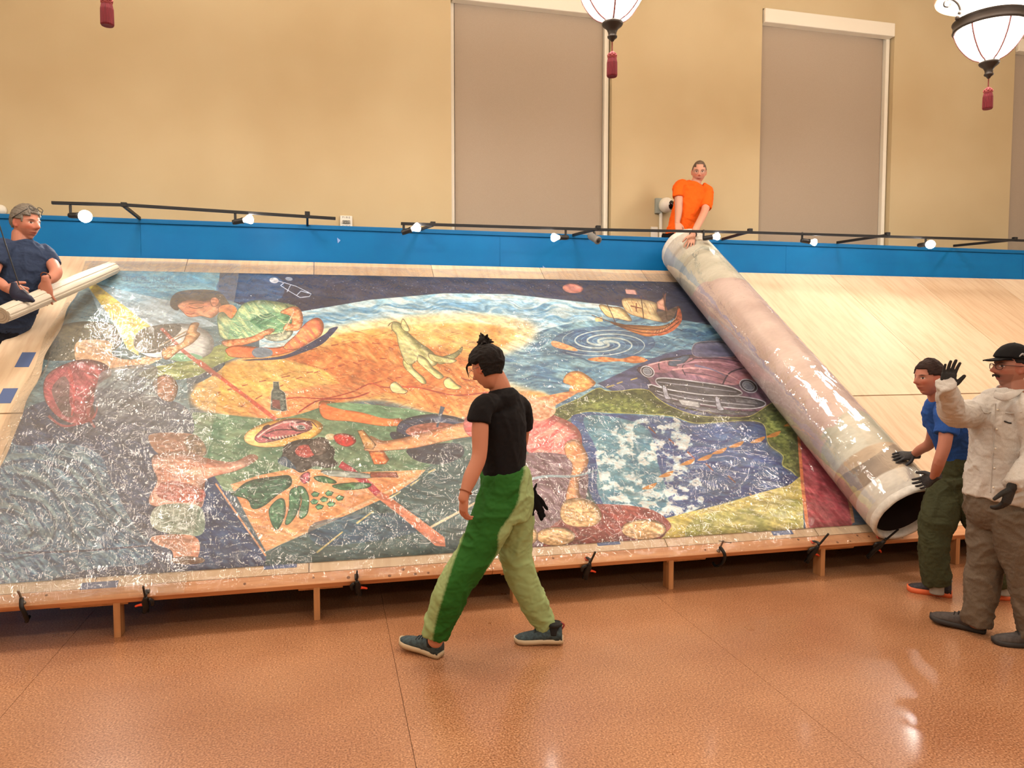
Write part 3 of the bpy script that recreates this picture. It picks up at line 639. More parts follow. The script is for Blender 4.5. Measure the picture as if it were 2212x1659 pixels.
    P([(1220, 960), (1244, 950), (1262, 972), (1270, 1000), (1252, 1030), (1250, 1065), (1262, 1090), (1240, 1100), (1222, 1080), (1230, 1040), (1236, 1005), (1222, 985)], (206, 140, 96), (232, 178, 130), 'blot', edge=(130, 84, 60))
    P([(1250, 1100), (1300, 1090), (1400, 1100), (1446, 1130), (1440, 1150), (1400, 1172), (1200, 1200), (1180, 1150)], (116, 52, 52), (160, 84, 74), 'down')
    P([(1210, 1105), (1222, 1082), (1260, 1078), (1290, 1095), (1298, 1122), (1276, 1138), (1236, 1138), (1214, 1126)], (196, 158, 110), (222, 186, 136), 'fine', edge=(120, 84, 58))
    for (x, y, rx, ry) in [(1200, 1160, 42, 20), (1390, 1145, 48, 22), (1135, 1158, 26, 22)]:
        E(x, y, rx, ry, (190, 152, 106), (222, 186, 138), f='fine', edge=(110, 76, 56))
    S([(1130, 1040), (1180, 1030), (1240, 1030), (1290, 1016)], (150, 176, 176), 6, 4, a=.8)
    cv.col *= (0.86 + 0.28 * cv.f['fine'])[..., None]
    cv.col *= (0.83 + 0.36 * cv.N(34, 5, 201, 3, 18))[..., None]
    cv.col *= (0.84 + 0.32 * cv.N(70, 40, 205, 3))[..., None]
    m = cv.col.mean(axis=2, keepdims=True); cv.col = m + (cv.col - m) * 1.12
    cv.col = np.clip(cv.col, 0, 1) ** 1.04 * np.array((.98, 1.0, 1.07), np.float32)
# ---------------------------------------------------------------- people
def head_surface(n=84, m=84, male=True):
    """unit head, crown up z, face along +y; returns vertices (metres) and faces"""
    vs = []; fs = []
    for i in range(m + 1):
        t = PI * (i + .02) / (m + .04)
        for k in range(n):
            a = 2 * PI * k / n; x, y, z = math.sin(t) * math.cos(a), math.sin(t) * math.sin(a), math.cos(t)
            vs.append(head_point(x, y, z, male))
    for i in range(m):
        for k in range(n):
            a, b = i * n + k, i * n + (k + 1) % n; fs.append((a, a + n, b + n, b))
    fs.append(tuple(range(n))); q = m * n; fs.append(tuple(reversed(range(q, q + n))))
    return vs, fs


def ga(v, c, s): return math.exp(-((v - c) / s) ** 2)


def head_point(x, y, z, male=True):
    X, Y, Z = x * .074, y * .094, z * .118
    lo = max(0, -z)
    if z < 0:
        X *= 1 - .36 * lo ** 1.6
        if y < 0: Y *= 1 - .55 * lo ** .8
        else: Y *= 1 - .05 * lo
    if z > .2: Z *= 1; Y *= 1 + .03 * z
    if y < 0 and z > -.2: Y *= 1.06
    if y > 0:
        fw = min(1, y * 1.6)
        d = .031 * ga(X, 0, .0120) * (ga(Z, -.020, .013) + .55 * ga(Z, -.004, .016) + .25 * ga(Z, .012, .014))
        d += .006 * ga(abs(X), .017, .008) * ga(Z, -.026, .008)
        d += .0055 * ga(abs(X), .026, .026) * ga(Z, .030, .009) * (1.0 if male else .6)
        d -= .010 * ga(abs(X), .031, .015) * ga(Z, .010, .012)
        d += .003 * ga(abs(X), .031, .009) * ga(Z, .008, .006)
        d += .0075 * ga(X, 0, .024) * (ga(Z, -.052, .0062) + ga(Z, -.0655, .0065)) - .003 * ga(X, 0, .024) * ga(Z, -.0585, .0025)
        d += .010 * ga(X, 0, .026) * ga(Z, -.098, .017) - .005 * ga(X, 0, .03) * ga(Z, -.080, .008)
        d += .005 * ga(abs(X), .045, .02) * ga(Z, -.015, .02)
        Y += d * fw
    return (X, Y, Z)


def head_matrix(c, f, scale=1.0, roll=0.0):
    f = Vector(f).normalized(); r = f.cross(Vector((0, 0, 1))).normalized(); u = r.cross(f)
    if roll: q = Matrix.Rotation(roll, 3, f); r, u = q @ r, q @ u
    return Matrix(((r.x, f.x, u.x, c[0]), (r.y, f.y, u.y, c[1]), (r.z, f.z, u.z, c[2]), (0, 0, 0, 1))) @ Matrix.Diagonal((scale, scale, scale, 1))


def add_head(g, M, male=True):
    vs, fs = head_surface(male=male); g.add([M @ Vector(v) for v in vs], fs)
    R3 = M.to_3x3()
    for sx in (-1, 1):
        T = R3 @ Matrix.Rotation(sx * .35, 3, 'Z')
        g.ball(M @ Vector((sx * .074, -.008, -.002)), .008, .017, .030, T, 12, 8)
        g.ball(M @ Vector((sx * .074, .002, -.022)), .007, .009, .012, T, 8, 6)


def remesh(g, vox, smooth=3, factor=.5):
    me = bpy.data.meshes.new('tmp'); me.from_pydata(g.v, [], g.f); me.update()
    ob = bpy.data.objects.new('tmp', me); COL.objects.link(ob)
    r = ob.modifiers.new('r', 'REMESH'); r.mode = 'VOXEL'; r.voxel_size = vox; r.adaptivity = 0
    if smooth: s = ob.modifiers.new('s', 'SMOOTH'); s.factor = factor; s.iterations = smooth
    dg = bpy.context.evaluated_depsgraph_get(); ev = ob.evaluated_get(dg); m2 = ev.to_mesh()
    nv = len(m2.vertices); co = np.empty(nv * 3, np.float32); m2.vertices.foreach_get('co', co)
    no = np.empty(nv * 3, np.float32); m2.vertices.foreach_get('normal', no)
    fs = [tuple(p.vertices) for p in m2.polygons]
    ev.to_mesh_clear(); bpy.data.objects.remove(ob); bpy.data.meshes.remove(me)
    return co.reshape(-1, 3).astype(float), no.reshape(-1, 3).astype(float), fs


def wrinkle(co, no, amp, sc, seed, stretch=(1, 1, 1), sharp=True):
    out = co.copy()
    for i in range(len(co)):
        p = Vector((co[i][0] * stretch[0], co[i][1] * stretch[1], co[i][2] * stretch[2])) * sc + Vector((seed * 7.1, seed * 3.3, 0))
        w_ = noise.noise(p + Vector((noise.noise(p * .6), 0, noise.noise(p * .6 + Vector((5, 5, 5))))) * 1.2)
        v = max(-.35, 1 - abs(w_) * 3.2) if sharp else w_
        out[i] += no[i] * amp * v
    return out


def hand(g, wrist, d, palm, thumb, size=1.0, curl=.35, spread=.10, fat=1.0):
    """wrist point, finger direction, palm-facing normal, side the thumb is on"""
    d = Vector(d).normalized(); t = Vector(thumb); t = (t - d * t.dot(d)).normalized(); n = d.cross(t)
    if n.dot(Vector(palm)) < 0: n = -n
    W = Vector(wrist); k = size
    g.sweep([(W - d * .02 * k, .024 * k * fat, .019 * k * fat, t), (W + d * .02 * k, .032 * k * fat, .017 * k * fat, t), (W + d * .06 * k, .041 * k * fat, .015 * k * fat, t),
             (W + d * .088 * k, .041 * k * fat, .013 * k * fat, t)], n=14)
    for j, (off, L, r) in enumerate([(.031, .072, .0088), (.0105, .081, .0092), (-.0105, .075, .0088), (-.031, .058, .0078)]):
        a = spread * (1.4 - j) ; p = W + d * (.088 - abs(1.2 - j) * .003) * k + t * off * k; dd = (d * math.cos(a) + t * math.sin(a)).normalized()
        pts = [(p - dd * .02 * k, r * k * fat)]; ang = 0
        for seg, f in enumerate((.45, .30, .25)):
            ang += curl * (1.1 if seg else .8) * (1 + .12 * j); e = dd * math.cos(ang) + n * math.sin(ang)
            pts.append((p, r * k * fat * (1 - .06 * seg))); p = p + e * L * f * k
        pts.append((p, r * k * fat * .78)); g.sweep(pts, n=8, sub=2)
    p = W + d * .022 * k + t * .024 * k; e = (d * .62 + t * .72 + n * .28).normalized(); e2 = (d * .85 + t * .40 + n * .35).normalized()
    g.sweep([(p, .0145 * k * fat), (p + e * .035 * k, .0125 * k * fat), (p + e * .035 * k + e2 * .028 * k, .0105 * k * fat), (p + e * .035 * k + e2 * .052 * k, .0085 * k * fat)], n=8, sub=2)


def colour_body(co, M, skin, opts):
    Mi = np.array(M.inverted()); h = co @ Mi[:3, :3].T + Mi[:3, 3]
    x, y, z = h[:, 0], h[:, 1], h[:, 2]; C = np.tile(np.array(lin(skin)), (len(co), 1))
    def blend(mask, c, a=1.0):
        nonlocal C
        mk_ = (np.clip(mask, 0, 1) * a)[:, None]; C = C * (1 - mk_) + np.array(lin(c)) * mk_
    front = (y > .03) & (np.abs(z) < .13) & (np.abs(x) < .09)
    g2 = lambda v, c, s: np.exp(-((v - c) / s) ** 2)
    red = tuple(min(255, int(a * b)) for a, b in zip(skin, (1.0, .78, .74)))
    blend(front * (g2(np.abs(x), .04, .022) * g2(z, -.022, .02) + g2(x, 0, .014) * g2(z, -.022, .014)), red, .6)
    blend(((np.abs(x) > .068) & (np.abs(z) < .04) & (np.abs(y) < .03)) * 1.0, red, .5)
    if opts.get('stubble'): blend(front * (z < -.035) * 1.0, opts['stubble'], .35)
    blend(front * g2(x, 0, .025) * (g2(z, -.0585, .0085)), opts.get('lip', (150, 70, 66)), .9)
    blend(front * g2(x, 0, .024) * (g2(z, -.0585, .0022)), (70, 24, 24), .9)
    blend(front * (g2(np.abs(x), .031, .017) * g2(z, .030 - np.abs(np.abs(x) - .03) * .15, .0042)) * 1.4, opts.get('brow', (60, 42, 34)), .9)
    blend(front * g2(np.abs(x), .031, .018) * g2(z, .013, .009), tuple(int(c * .72) for c in skin), .5)
    if not opts.get('shut'):
        blend(front * (((np.abs(x) - .031) / .013) ** 2 + ((z - .010) / .0052) ** 2 < 1), (206, 196, 188), .9)
        blend(front * (((np.abs(x) - .031 + opts.get('gaze', 0)) / .0058) ** 2 + ((z - .010) / .0055) ** 2 < 1), (34, 22, 18), 1)
    blend(front * g2(np.abs(x), .031, .015) * g2(z, .0155, .0022), (40, 26, 24), .85)
    if opts.get('moustache'): blend(front * g2(x, 0, .026) * g2(z, -.0465, .0065) * 1.5, (36, 26, 24), 1)
    blend(front * g2(np.abs(x), .007, .003) * g2(z, -.033, .003), (90, 40, 36), .8)
    return C


def set_colors(ob, C):
    me = ob.data; a = me.color_attributes.new('Col', 'FLOAT_COLOR', 'POINT')
    q = np.ones((len(me.vertices), 4), np.float32); q[:, :3] = C; a.data.foreach_set('color', q.ravel())


def hair_shell(M, mask, thick, seed=1, male=True, n=90, m=90, rough=.004, streak=1.0):
    """hair grown from the scalp: the head's own surface lifted where the mask says hair grows"""
    vs = []; fs = []; keep = []
    for i in range(m + 1):
        t = PI * (i + .02) / (m + .04)
        for k in range(n):
            a = 2 * PI * k / n; x, y, z = math.sin(t) * math.cos(a), math.sin(t) * math.sin(a), math.cos(t)
            p = Vector(head_point(x, y * .98, z, male)); w_ = max(0, min(1, mask(p.x, p.y, p.z)))
            nn = noise.noise(Vector((math.atan2(x, z + .3) * 16 * streak, y * 5, seed))) * rough + noise.noise(p * 60) * rough * .6
            d = Vector((x, y, z * .8)).normalized(); p = p + d * (thick(p.x, p.y, p.z) * w_ + nn * w_ - .010 * (1 - w_))
            vs.append(M @ p); keep.append(w_ > .02)
    for i in range(m):
        for k in range(n):
            a, b = i * n + k, i * n + (k + 1) % n
            if keep[a] or keep[b] or keep[a + n] or keep[b + n]: fs.append((a, a + n, b + n, b))
    fs.append(tuple(range(n)))
    return G().add(vs, fs)


def shoe(root, heel, toe, up, wid, mats, h=.085, sole=.028, extra=None):
    """a trainer: sole, upper, collar, laces (sub-parts of the upper)"""
    heel, toe = Vector(heel), Vector(toe); d = (toe - heel); L = d.length; d.normalize(); up = Vector(up).normalized(); lt = d.cross(up).normalized(); up = lt.cross(d)
    prof = [(0, .55, 1), (.06, .72, 1), (.2, .76, 1), (.4, .74, 1), (.62, .94, 1), (.78, 1.0, 1), (.9, .84, 1.05), (.97, .5, 1.3), (1, .2, 1.6)]
    g = G(); vs = []; fs = []
    for (t, w_, l_) in prof:
        c = heel + d * L * t + up * ((l_ - 1) * .018 + (.003 if t < .05 else 0))
        for (sx, z) in ((-1, 0), (-1.06, sole * .5), (-.98, sole), (.98, sole), (1.06, sole * .5), (1, 0)):
            vs.append(c + lt * (sx * w_ * wid / 2) + up * z)
    k = 6
    for i in range(len(prof) - 1):
        for j in range(k): a, b = i * k + j, i * k + (j + 1) % k; fs.append((a, b, b + k, a + k))
    fs.append(tuple(reversed(range(k)))); q = (len(prof) - 1) * k; fs.append(tuple(range(q, q + k)))
    g.add(vs, fs); so = mk('sole', g, mats[1], root, smooth=True)
    g = G(); P = []
    hh = [(.02, .34, h * .85), (.12, .38, h), (.28, .37, h * .98), (.45, .37, h * .72), (.62, .44, h * .50), (.78, .46, h * .38), (.9, .38, h * .28), (.975, .2, h * .15)]
    vs = []; fs = []; nn = 12
    for (t, w_, z) in hh:
        c = heel + d * L * t + up * sole * .8
        for j in range(nn):
            a = PI * j / (nn - 1); vs.append(c + lt * (-math.cos(a) * w_ * wid) + up * (z * math.sin(a) ** .75))
    for i in range(len(hh) - 1):
        for j in range(nn): a, b = i * nn + j, i * nn + (j + 1) % nn; fs.append((a, a + nn, b + nn, b))
    fs.append(tuple(range(nn))); q = (len(hh) - 1) * nn; fs.append(tuple(reversed(range(q, q + nn))))
    g.add(vs, fs); u = mk('shoe_upper', g, mats[0], root, smooth=True)
    g = G(); c = heel + d * L * .17 + up * (sole * .8 + h * .95); g.torus(c, wid * .36, .011, up, 20, 8); mk('collar', g, mats[2], u, smooth=True)
    g = G()
    for t in (.36, .43, .50, .57):
        z = np.interp(t, [a[0] for a in hh], [a[2] for a in hh]); c = heel + d * L * t + up * (sole * .8 + z * 1.0)
        g.tube([c - lt * .025 - up * .006, c + up * .004, c + lt * .025 - up * .006], .0032, 6, 1)
    mk('shoelace', g, mats[3], u, smooth=True)
    return u


def cloth_mat(name, c, c2=None, bump=.0015, rough=.85):
    return mat(name, c, rough, spec=.2, c2=c2, nscale=260, bump=bump, bscale=420)


def N4(l, Yd=None):
    """list of (px, py, Y, rx[, ry]) -> sweep nodes"""
    return [(at(a[0], a[1], a[2]), a[3], a[4] if len(a) > 4 else a[3]) for a in l]


def person(label, root_loc, M, skin_m, skin, opts, body, shirt, trousers, vox=.0045, wr=(.006, .007), hands=(), gloves=(), cloth_vox=.007):
    root = thing('person', label, 'person', root_loc)
    g = G(); add_head(g, M, opts.get('male', True))
    for pts, lat in body: g.sweep(pts, n=20, lat=lat)
    for hnd in hands: hand(g, *hnd[0], **hnd[1])
    co, no, fs = remesh(g, vox, 1, .4); C = colour_body(co, M, skin, opts)
    b = mk('body', (co, fs), skin_m, root, smooth=True); set_colors(b, C)
    out = [root, b]
    for name, parts, m, wa, seed, painter in (shirt, trousers):
        g = G()
        for pts, lat, cap in parts: g.sweep(pts, n=28, lat=lat, cap=cap)
        co, no, fs = remesh(g, cloth_vox, 5, .5)
        co = wrinkle(co, no, wa, 9, seed, (1, 1, .8)); co = wrinkle(co, no, wa * .35, 24, seed + 5, (1, 1, 1.6))
        o = mk(name, (co, fs), m, root, smooth=True)
        if painter is not None: set_colors(o, painter(co))
        out.append(o)
    for hnd in gloves:
        g = G(); hand(g, *hnd[0], **hnd[1]); W, d = Vector(hnd[0][0]), Vector(hnd[0][1]).normalized()
        k = hnd[1].get('size', 1)
        g.sweep([(W - d * .040 * k, .031 * k, .028 * k, hnd[0][3]), (W - d * .015 * k, .031 * k, .026 * k, hnd[0][3]), (W + d * .01 * k, .033 * k, .024 * k, hnd[0][3])], n=14, cap=0)
        co, no, fs = remesh(g, .0035, 2, .4); mk('glove', (co, fs), hnd[2], root, smooth=True)
    return out


# ================================================================ THE ROOM
M_wall = mat('warm_plaster', (202, 184, 148), .8, c2=(188, 166, 128), nscale=.55, bump=.003, bscale=6, det=3, lo=.3, hi=.7)
M_ceil = mat('ceiling_paint', (226, 206, 176), .9)
M_trim = mat('white_trim', (232, 224, 208), .5)
M_shade = mat('taupe_blind', (172, 156, 138), .85, c2=(164, 147, 129), nscale=300)
M_blue = mat('blue_paint', (0, 106, 168), .5, c2=(0, 100, 162), nscale=3, spec=.22)
M_blue2 = mat('blue_cap_paint', (0, 94, 150), .55, spec=.25)
M_black = mat('black_metal', (22, 21, 22), .45, metal=.3)
M_iron = mat('dark_bronze', (62, 55, 50), .45, metal=.6)
M_dark = mat('black_plastic', (20, 20, 22), .5)


def floor_material():
    m = bpy.data.materials.new('polished_cork_floor'); m.use_nodes = True; N = m.node_tree.nodes; L = m.node_tree.links; b = N['Principled BSDF']
    tc = N.new('ShaderNodeTexCoord')
    def nz(sc, det=3, st=(1, 1, 1)):
        mp = N.new('ShaderNodeMapping'); mp.inputs['Scale'].default_value = st; L.new(tc.outputs['Object'], mp.inputs[0])
        n = N.new('ShaderNodeTexNoise'); n.inputs['Scale'].default_value = sc; n.inputs['Detail'].default_value = det; L.new(mp.outputs[0], n.inputs[0]); return n.outputs[0]
    def ramp(s, *st):
        r = N.new('ShaderNodeValToRGB'); e = r.color_ramp.elements
        e[0].position, e[0].color = st[0][0], (*lin(st[0][1]), 1); e[1].position, e[1].color = st[-1][0], (*lin(st[-1][1]), 1)
        for p, c in st[1:-1]: q = e.new(p); q.color = (*lin(c), 1)
        L.new(s, r.inputs[0]); return r.outputs[0]
    a = ramp(nz(110, 3), (.30, (130, 84, 52)), (.44, (172, 122, 86)), (.56, (196, 144, 106)), (.72, (226, 184, 148)))
    c = ramp(nz(.9, 3), (.3, (200, 176, 160)), (.7, (255, 255, 255)))
    mx = N.new('ShaderNodeMix'); mx.data_type = 'RGBA'; mx.blend_type = 'MULTIPLY'; mx.inputs[0].default_value = .7; L.new(a, mx.inputs[6]); L.new(c, mx.inputs[7])
    d = ramp(nz(260, 2), (.62, (255, 255, 255)), (.72, (120, 84, 60)))
    m2 = N.new('ShaderNodeMix'); m2.data_type = 'RGBA'; m2.blend_type = 'MULTIPLY'; m2.inputs[0].default_value = .7; L.new(mx.outputs[2], m2.inputs[6]); L.new(d, m2.inputs[7])
    L.new(m2.outputs[2], b.inputs['Base Color'])
    r = N.new('ShaderNodeMapRange'); r.inputs[3].default_value = .22; r.inputs[4].default_value = .40; L.new(nz(3, 4), r.inputs[0]); L.new(r.outputs[0], b.inputs['Roughness'])
    u = N.new('ShaderNodeBump'); u.inputs['Strength'].default_value = .25; u.inputs['Distance'].default_value = .004; L.new(nz(14, 2, (.5, 1.6, 1)), u.inputs['Height']); L.new(u.outputs[0], b.inputs['Normal'])
    b.inputs['Specular IOR Level'].default_value = .6; b.inputs['Coat Weight'].default_value = .25; b.inputs['Coat Roughness'].default_value = .12
    return m


XL, XR, YN, YW, ZC = -7.0, 13.5, -6.5, 9.2, 6.9
floor = thing('floor', None, None, (0, 0, 0), kind='structure')
M_floor = floor_material()
mk('slab', G().box(XL, XR, YN, YW + .4, -.12, -.012), mat('joint_dark', (84, 54, 32), .7), floor)
sheets = []
x = XL
while x < XR:          # the floor covering lies in broad sheets with fine seams running towards the back wall
    x1 = min(x + 1.83, XR); mk('floor_sheet', G().box(x + .0012, x1 - .0012, YN, YW + .35, -.012, 0), M_floor, floor); x = x1
mk('ceiling', G().box(XL, XR, YN, YW + .4, ZC, ZC + .1), M_ceil, kind='structure')
mk('wall_left', G().box(XL - .15, XL, YN, YW + .4, 0, ZC), M_wall, kind='structure')
mk('wall_right', G().box(XR, XR + .15, YN, YW + .4, 0, ZC), M_wall, kind='structure')
mk('wall_front', G().box(XL, XR, YN - .15, YN, 0, ZC), M_wall, kind='structure')
zt = [at(1260, -2, YW).z, at(1780, 34, YW).z, at(2200, 96, YW).z]
ops = [(at(975, 300, YW).x, at(1321, 300, YW).x, 1.0, zt[0]), (at(1642, 300, YW).x, at(1926, 300, YW).x, 1.0, zt[1]), (at(2186, 300, YW).x, at(2186, 300, YW).x + 2.0, 1.0, zt[1])]
g = G(); xs = XL
for (a, b, z0, z1) in ops:
    g.box(xs, a, YW, YW + .3, 0, ZC); g.box(a, b, YW, YW + .3, 0, z0); g.box(a, b, YW, YW + .3, z1, ZC); xs = b
g.box(xs, XR, YW, YW + .3, 0, ZC); mk('wall_back', g, M_wall, kind='structure')
wn = ['tall taupe roller blind filling the left window above the walking woman', 'taupe roller blind with white cassette, right of the man in orange', 'taupe roller blind at the far right edge behind the lantern']
for i, (a, b, z0, z1) in enumerate(ops):
    w_ = thing('window_%d' % (i + 1), None, None, (a, YW + .2, z0), kind='structure')
    mk('glass_pane', G().box(a, b, YW + .27, YW + .28, z0, z1), mat('night_glass', (20, 22, 26), .1), w_)
    mk('window_frame', G().box(a, a + .055, YW + .10, YW + .26, z0, z1).box(b - .075, b - .018, YW + .07, YW + .26, z0, z1).box(a, b, YW + .16, YW + .26, z1 - .05, z1), M_trim, w_, bevel=.004)
    r_ = thing('roller_blind', wn[i], 'blind', ((a + b) / 2, YW + .1, z0), 'roller blinds in the tall windows')
    g = G(); n = 30       # fabric falls almost flat, curling a little at its right edge
    xs_ = np.linspace(a + .06, b - .08, n); vs = []; fs = []
    for k, X in enumerate(xs_):
        t = k / (n - 1); y = YW + .085 + .05 * max(0, (t - .80) / .2) ** 2 + .012 * max(0, (.1 - t) / .1)
        vs += [(X, y, z0 + .05), (X, y, z1 - .12)]
    for k in range(n - 1): fs.append((2 * k, 2 * k + 2, 2 * k + 3, 2 * k + 1))
    mk('blind_fabric', g.add(vs, fs), M_shade, r_, smooth=True)
    mk('blind_cassette', G().box(a + .015, b - .03, YW - .045, YW + .09, z1 - .19, z1 - .005), M_trim, r_, bevel=.012)

# ---- the blue gallery partition in front of the back wall
PY0, PZ = 8.10, 2.905
part = thing('gallery_partition', 'long bright blue painted partition wall with a narrow top moulding behind the slanted platform', 'partition wall', (2, 8.2, 0))
px_ = [-6.2, at(304, 520, PY0).x, at(1080, 540, PY0).x, at(1080, 540, PY0).x + 3.6, at(1080, 540, PY0).x + 7.2, 12.6]
for i in range(5): mk('partition_panel', G().box(px_[i] + .0012, px_[i + 1] - .0012, PY0, PY0 + .11, 0, PZ), M_blue, part)
mk('top_moulding', G().box(-6.2, 12.6, PY0 - .018, PY0 + .13, PZ + .002, PZ + .048), M_blue2, part, bevel=.006)
for (a, b, lab) in [((732, 519), .9, 'small scrap of pale blue tape stuck on the blue partition below the wall alarm'), ((1175, 578), .7, 'tiny pale blue tape triangle at the lower edge of the blue partition')]:
    P = at(*a, PY0 - .004); g = G().add([P + Vector((-.02, 0, .03)) * b, P + Vector((.02, 0, 0)) * b, P + Vector((-.012, 0, -.035)) * b, P + Vector((-.02, .003, .03)) * b, P + Vector((.02, .003, 0)) * b, P + Vector((-.012, .003, -.035)) * b],
                                              [(0, 2, 1), (3, 4, 5), (0, 1, 4, 3), (1, 2, 5, 4), (2, 0, 3, 5)])
    mk('tape_scrap', g, mat('pale_tape', (128, 160, 216), .6), label=lab, cat='tape')

# ================================================================ SLANTED PLATFORM
M_ply = []
for k, (c1, c2) in enumerate([((218, 192, 162), (202, 166, 132)), ((224, 200, 170), (208, 176, 144)), ((214, 186, 154), (196, 160, 126))]):
    m = mat('plywood', c1, .62, c2=c2, nscale=3.5, stretch=(7, .8, .8), det=8, lo=.42, hi=.8, bump=.0008, bscale=30)
    M_ply.append(m)
M_pine = mat('pine', (216, 158, 112), .6, c2=(190, 126, 82), nscale=1.6, stretch=(1.2, 14, 14), det=5, lo=.4, hi=.7, bump=.0006, bscale=20)
M_pine2 = mat('pine_post', (200, 146, 98), .65, c2=(170, 116, 72), nscale=2, stretch=(12, 12, 1), det=5)
M_knot = mat('wood_knot', (120, 70, 40), .6)
plat = thing('slanted_platform', 'long sloping plywood platform on short pine posts, holding the unrolled mural', 'platform', (2.5, 4.9, 0))
SX = [-2.60, -1.374, -.148, 1.078, 2.304, 3.531, 4.757, 6.06, 7.29, 8.52, 9.75, 10.98, 12.2]
for i in range(len(SX) - 1):
    for j, (s0, s1) in enumerate([(.092, 1.722), (1.737, 4.115)]):
        mk('plywood_sheet', G().bbox(SX[i] + .003, SX[i + 1] - .003, s0, s1, -.018, 0), M_ply[(i * 2 + j) % 3], plat)
rx = [-2.6, 1.02, 4.62, 8.52, 12.2]
for i in range(4): mk('front_rail', G().bbox(rx[i] + .001, rx[i + 1] - .001, -.002, .089, -.040, .0), M_pine, plat, bevel=.003)
rr = random.Random(3); g = G()
for i in range(26):
    X = rr.uniform(-2.5, 7.5); s = rr.uniform(.015, .075); c = B(X, s, .0003)
    g.lathe([(.0, 0), (rr.uniform(.006, .012), 0), (rr.uniform(.003, .006), .0006), (0, .0007)], c, 8, eN, close=False)
mk('rail_knots', g, M_knot, plat, kind='stuff')
posts = [onz(255, 1376).x, onz(685, 1340).x, onz(1110, 1297).x, onz(1446, 1271).x, onz(1777, 1245).x, onz(2075, 1222).x, 5.95, 7.15, 8.3, 9.5, 10.7, 11.9]
gus = [(-.30, .06), (-.11, .16), (-.1, .16), (-.03, .27), (-.03, .27), (-.1, .25), (-.1, .1)] + [(-.1, .1)] * 5
for X, (ga_, gb_) in zip(posts, gus):
    mk('post', G().box(X - .019, X + .019, 4.70, 4.79, 0, .235), M_pine2, plat, bevel=.002)
    mk('post', G().box(X - .019, X + .019, 7.72, 7.81, 0, B(0, 3.66, -.13).z), M_pine2, plat)
    mk('post', G().box(X - .019, X + .019, 6.22, 6.31, 0, B(0, 1.85, -.12).z), M_pine2, plat)
    mk('rafter', G().bbox(X + .02, X + .058, .10, 4.1, -.12, -.019), M_pine2, plat)
    mk('gusset', G().bbox(X + ga_, X + gb_, .0, .13, -.058, -.042), M_pine2, plat, bevel=.002)

# ================================================================ THE MURAL
def canvas_board(X0, X1, S0, S1, res):
    nx, ns = int((X1 - X0) / res), int((S1 - S0) / res)
    X, S = np.meshgrid(X0 + (np.arange(nx) + .5) * res, S0 + (np.arange(ns) + .5) * res)
    wx, wy, wz = X, BY + S * eS.y, BZ + S * eS.z
    vx, vy, vz = wx - CAM.x, wy - CAM.y, wz - CAM.z
    k = vx * cF.x + vy * cF.y + vz * cF.z
    PX = 1106 + FOC * (vx * cR.x + vy * cR.y + vz * cR.z) / k; PY = 829.5 - FOC * (vx * cU.x + vy * cU.y + vz * cU.z) / k
    P0 = B(0, 0); q = (P0 - CAM).dot(eN)
    def tf(x, y):
        a, b = (x - 1106) / FOC, (y - 829.5) / FOC
        dx, dy, dz = cF.x + cR.x * a - cU.x * b, cF.y + cR.y * a - cU.y * b, cF.z + cR.z * a - cU.z * b
        t = q / (dx * eN.x + dy * eN.y + dz * eN.z)
        wX = dx * t; s = (dy * t - P0.y) * eS.y + (CAM.z + dz * t - P0.z) * eS.z
        return (wX - X0) / res, (s - S0) / res
    return Canvas(PX, PY, tf, (92, 110, 118))


MX0, MX1, MS0, MS1 = -2.22, 4.30, .165, 3.845
cv = canvas_board(MX0, MX1, MS0, MS1, .0027)
paint_mural(cv)
M_mural = img_material('mural_paint', cv, .5); del cv
nx, ns = 90, 50; vs = []; fs = []; uv = []
for j in range(ns + 1):
    for i in range(nx + 1):
        X = MX0 + (MX1 - MX0) * i / nx; s = MS0 + (MS1 - MS0) * j / ns
        if i == 0: X += .035 * noise.noise(Vector((0, s * 3, 1))) + (.06 if s < 2.4 else 0) * (1 - abs(s - 1.2) / 1.2)
        vs.append(B(X, s, .004 + .0015 * noise.noise(Vector((X * 2, s * 2, 0))))); uv.append((i / nx, j / ns))
for j in range(ns):
    for i in range(nx): a = j * (nx + 1) + i; fs.append((a, a + 1, a + nx + 2, a + nx + 1))
mu = mk('mural_canvas', (vs, fs), M_mural, label='large unrolled painted mural of people, food and a globe lying on the sloping plywood', cat='mural', smooth=True)
uvgrid(mu.data, np.array(uv))
mu.modifiers.new('thick', 'SOLIDIFY').thickness = -.002

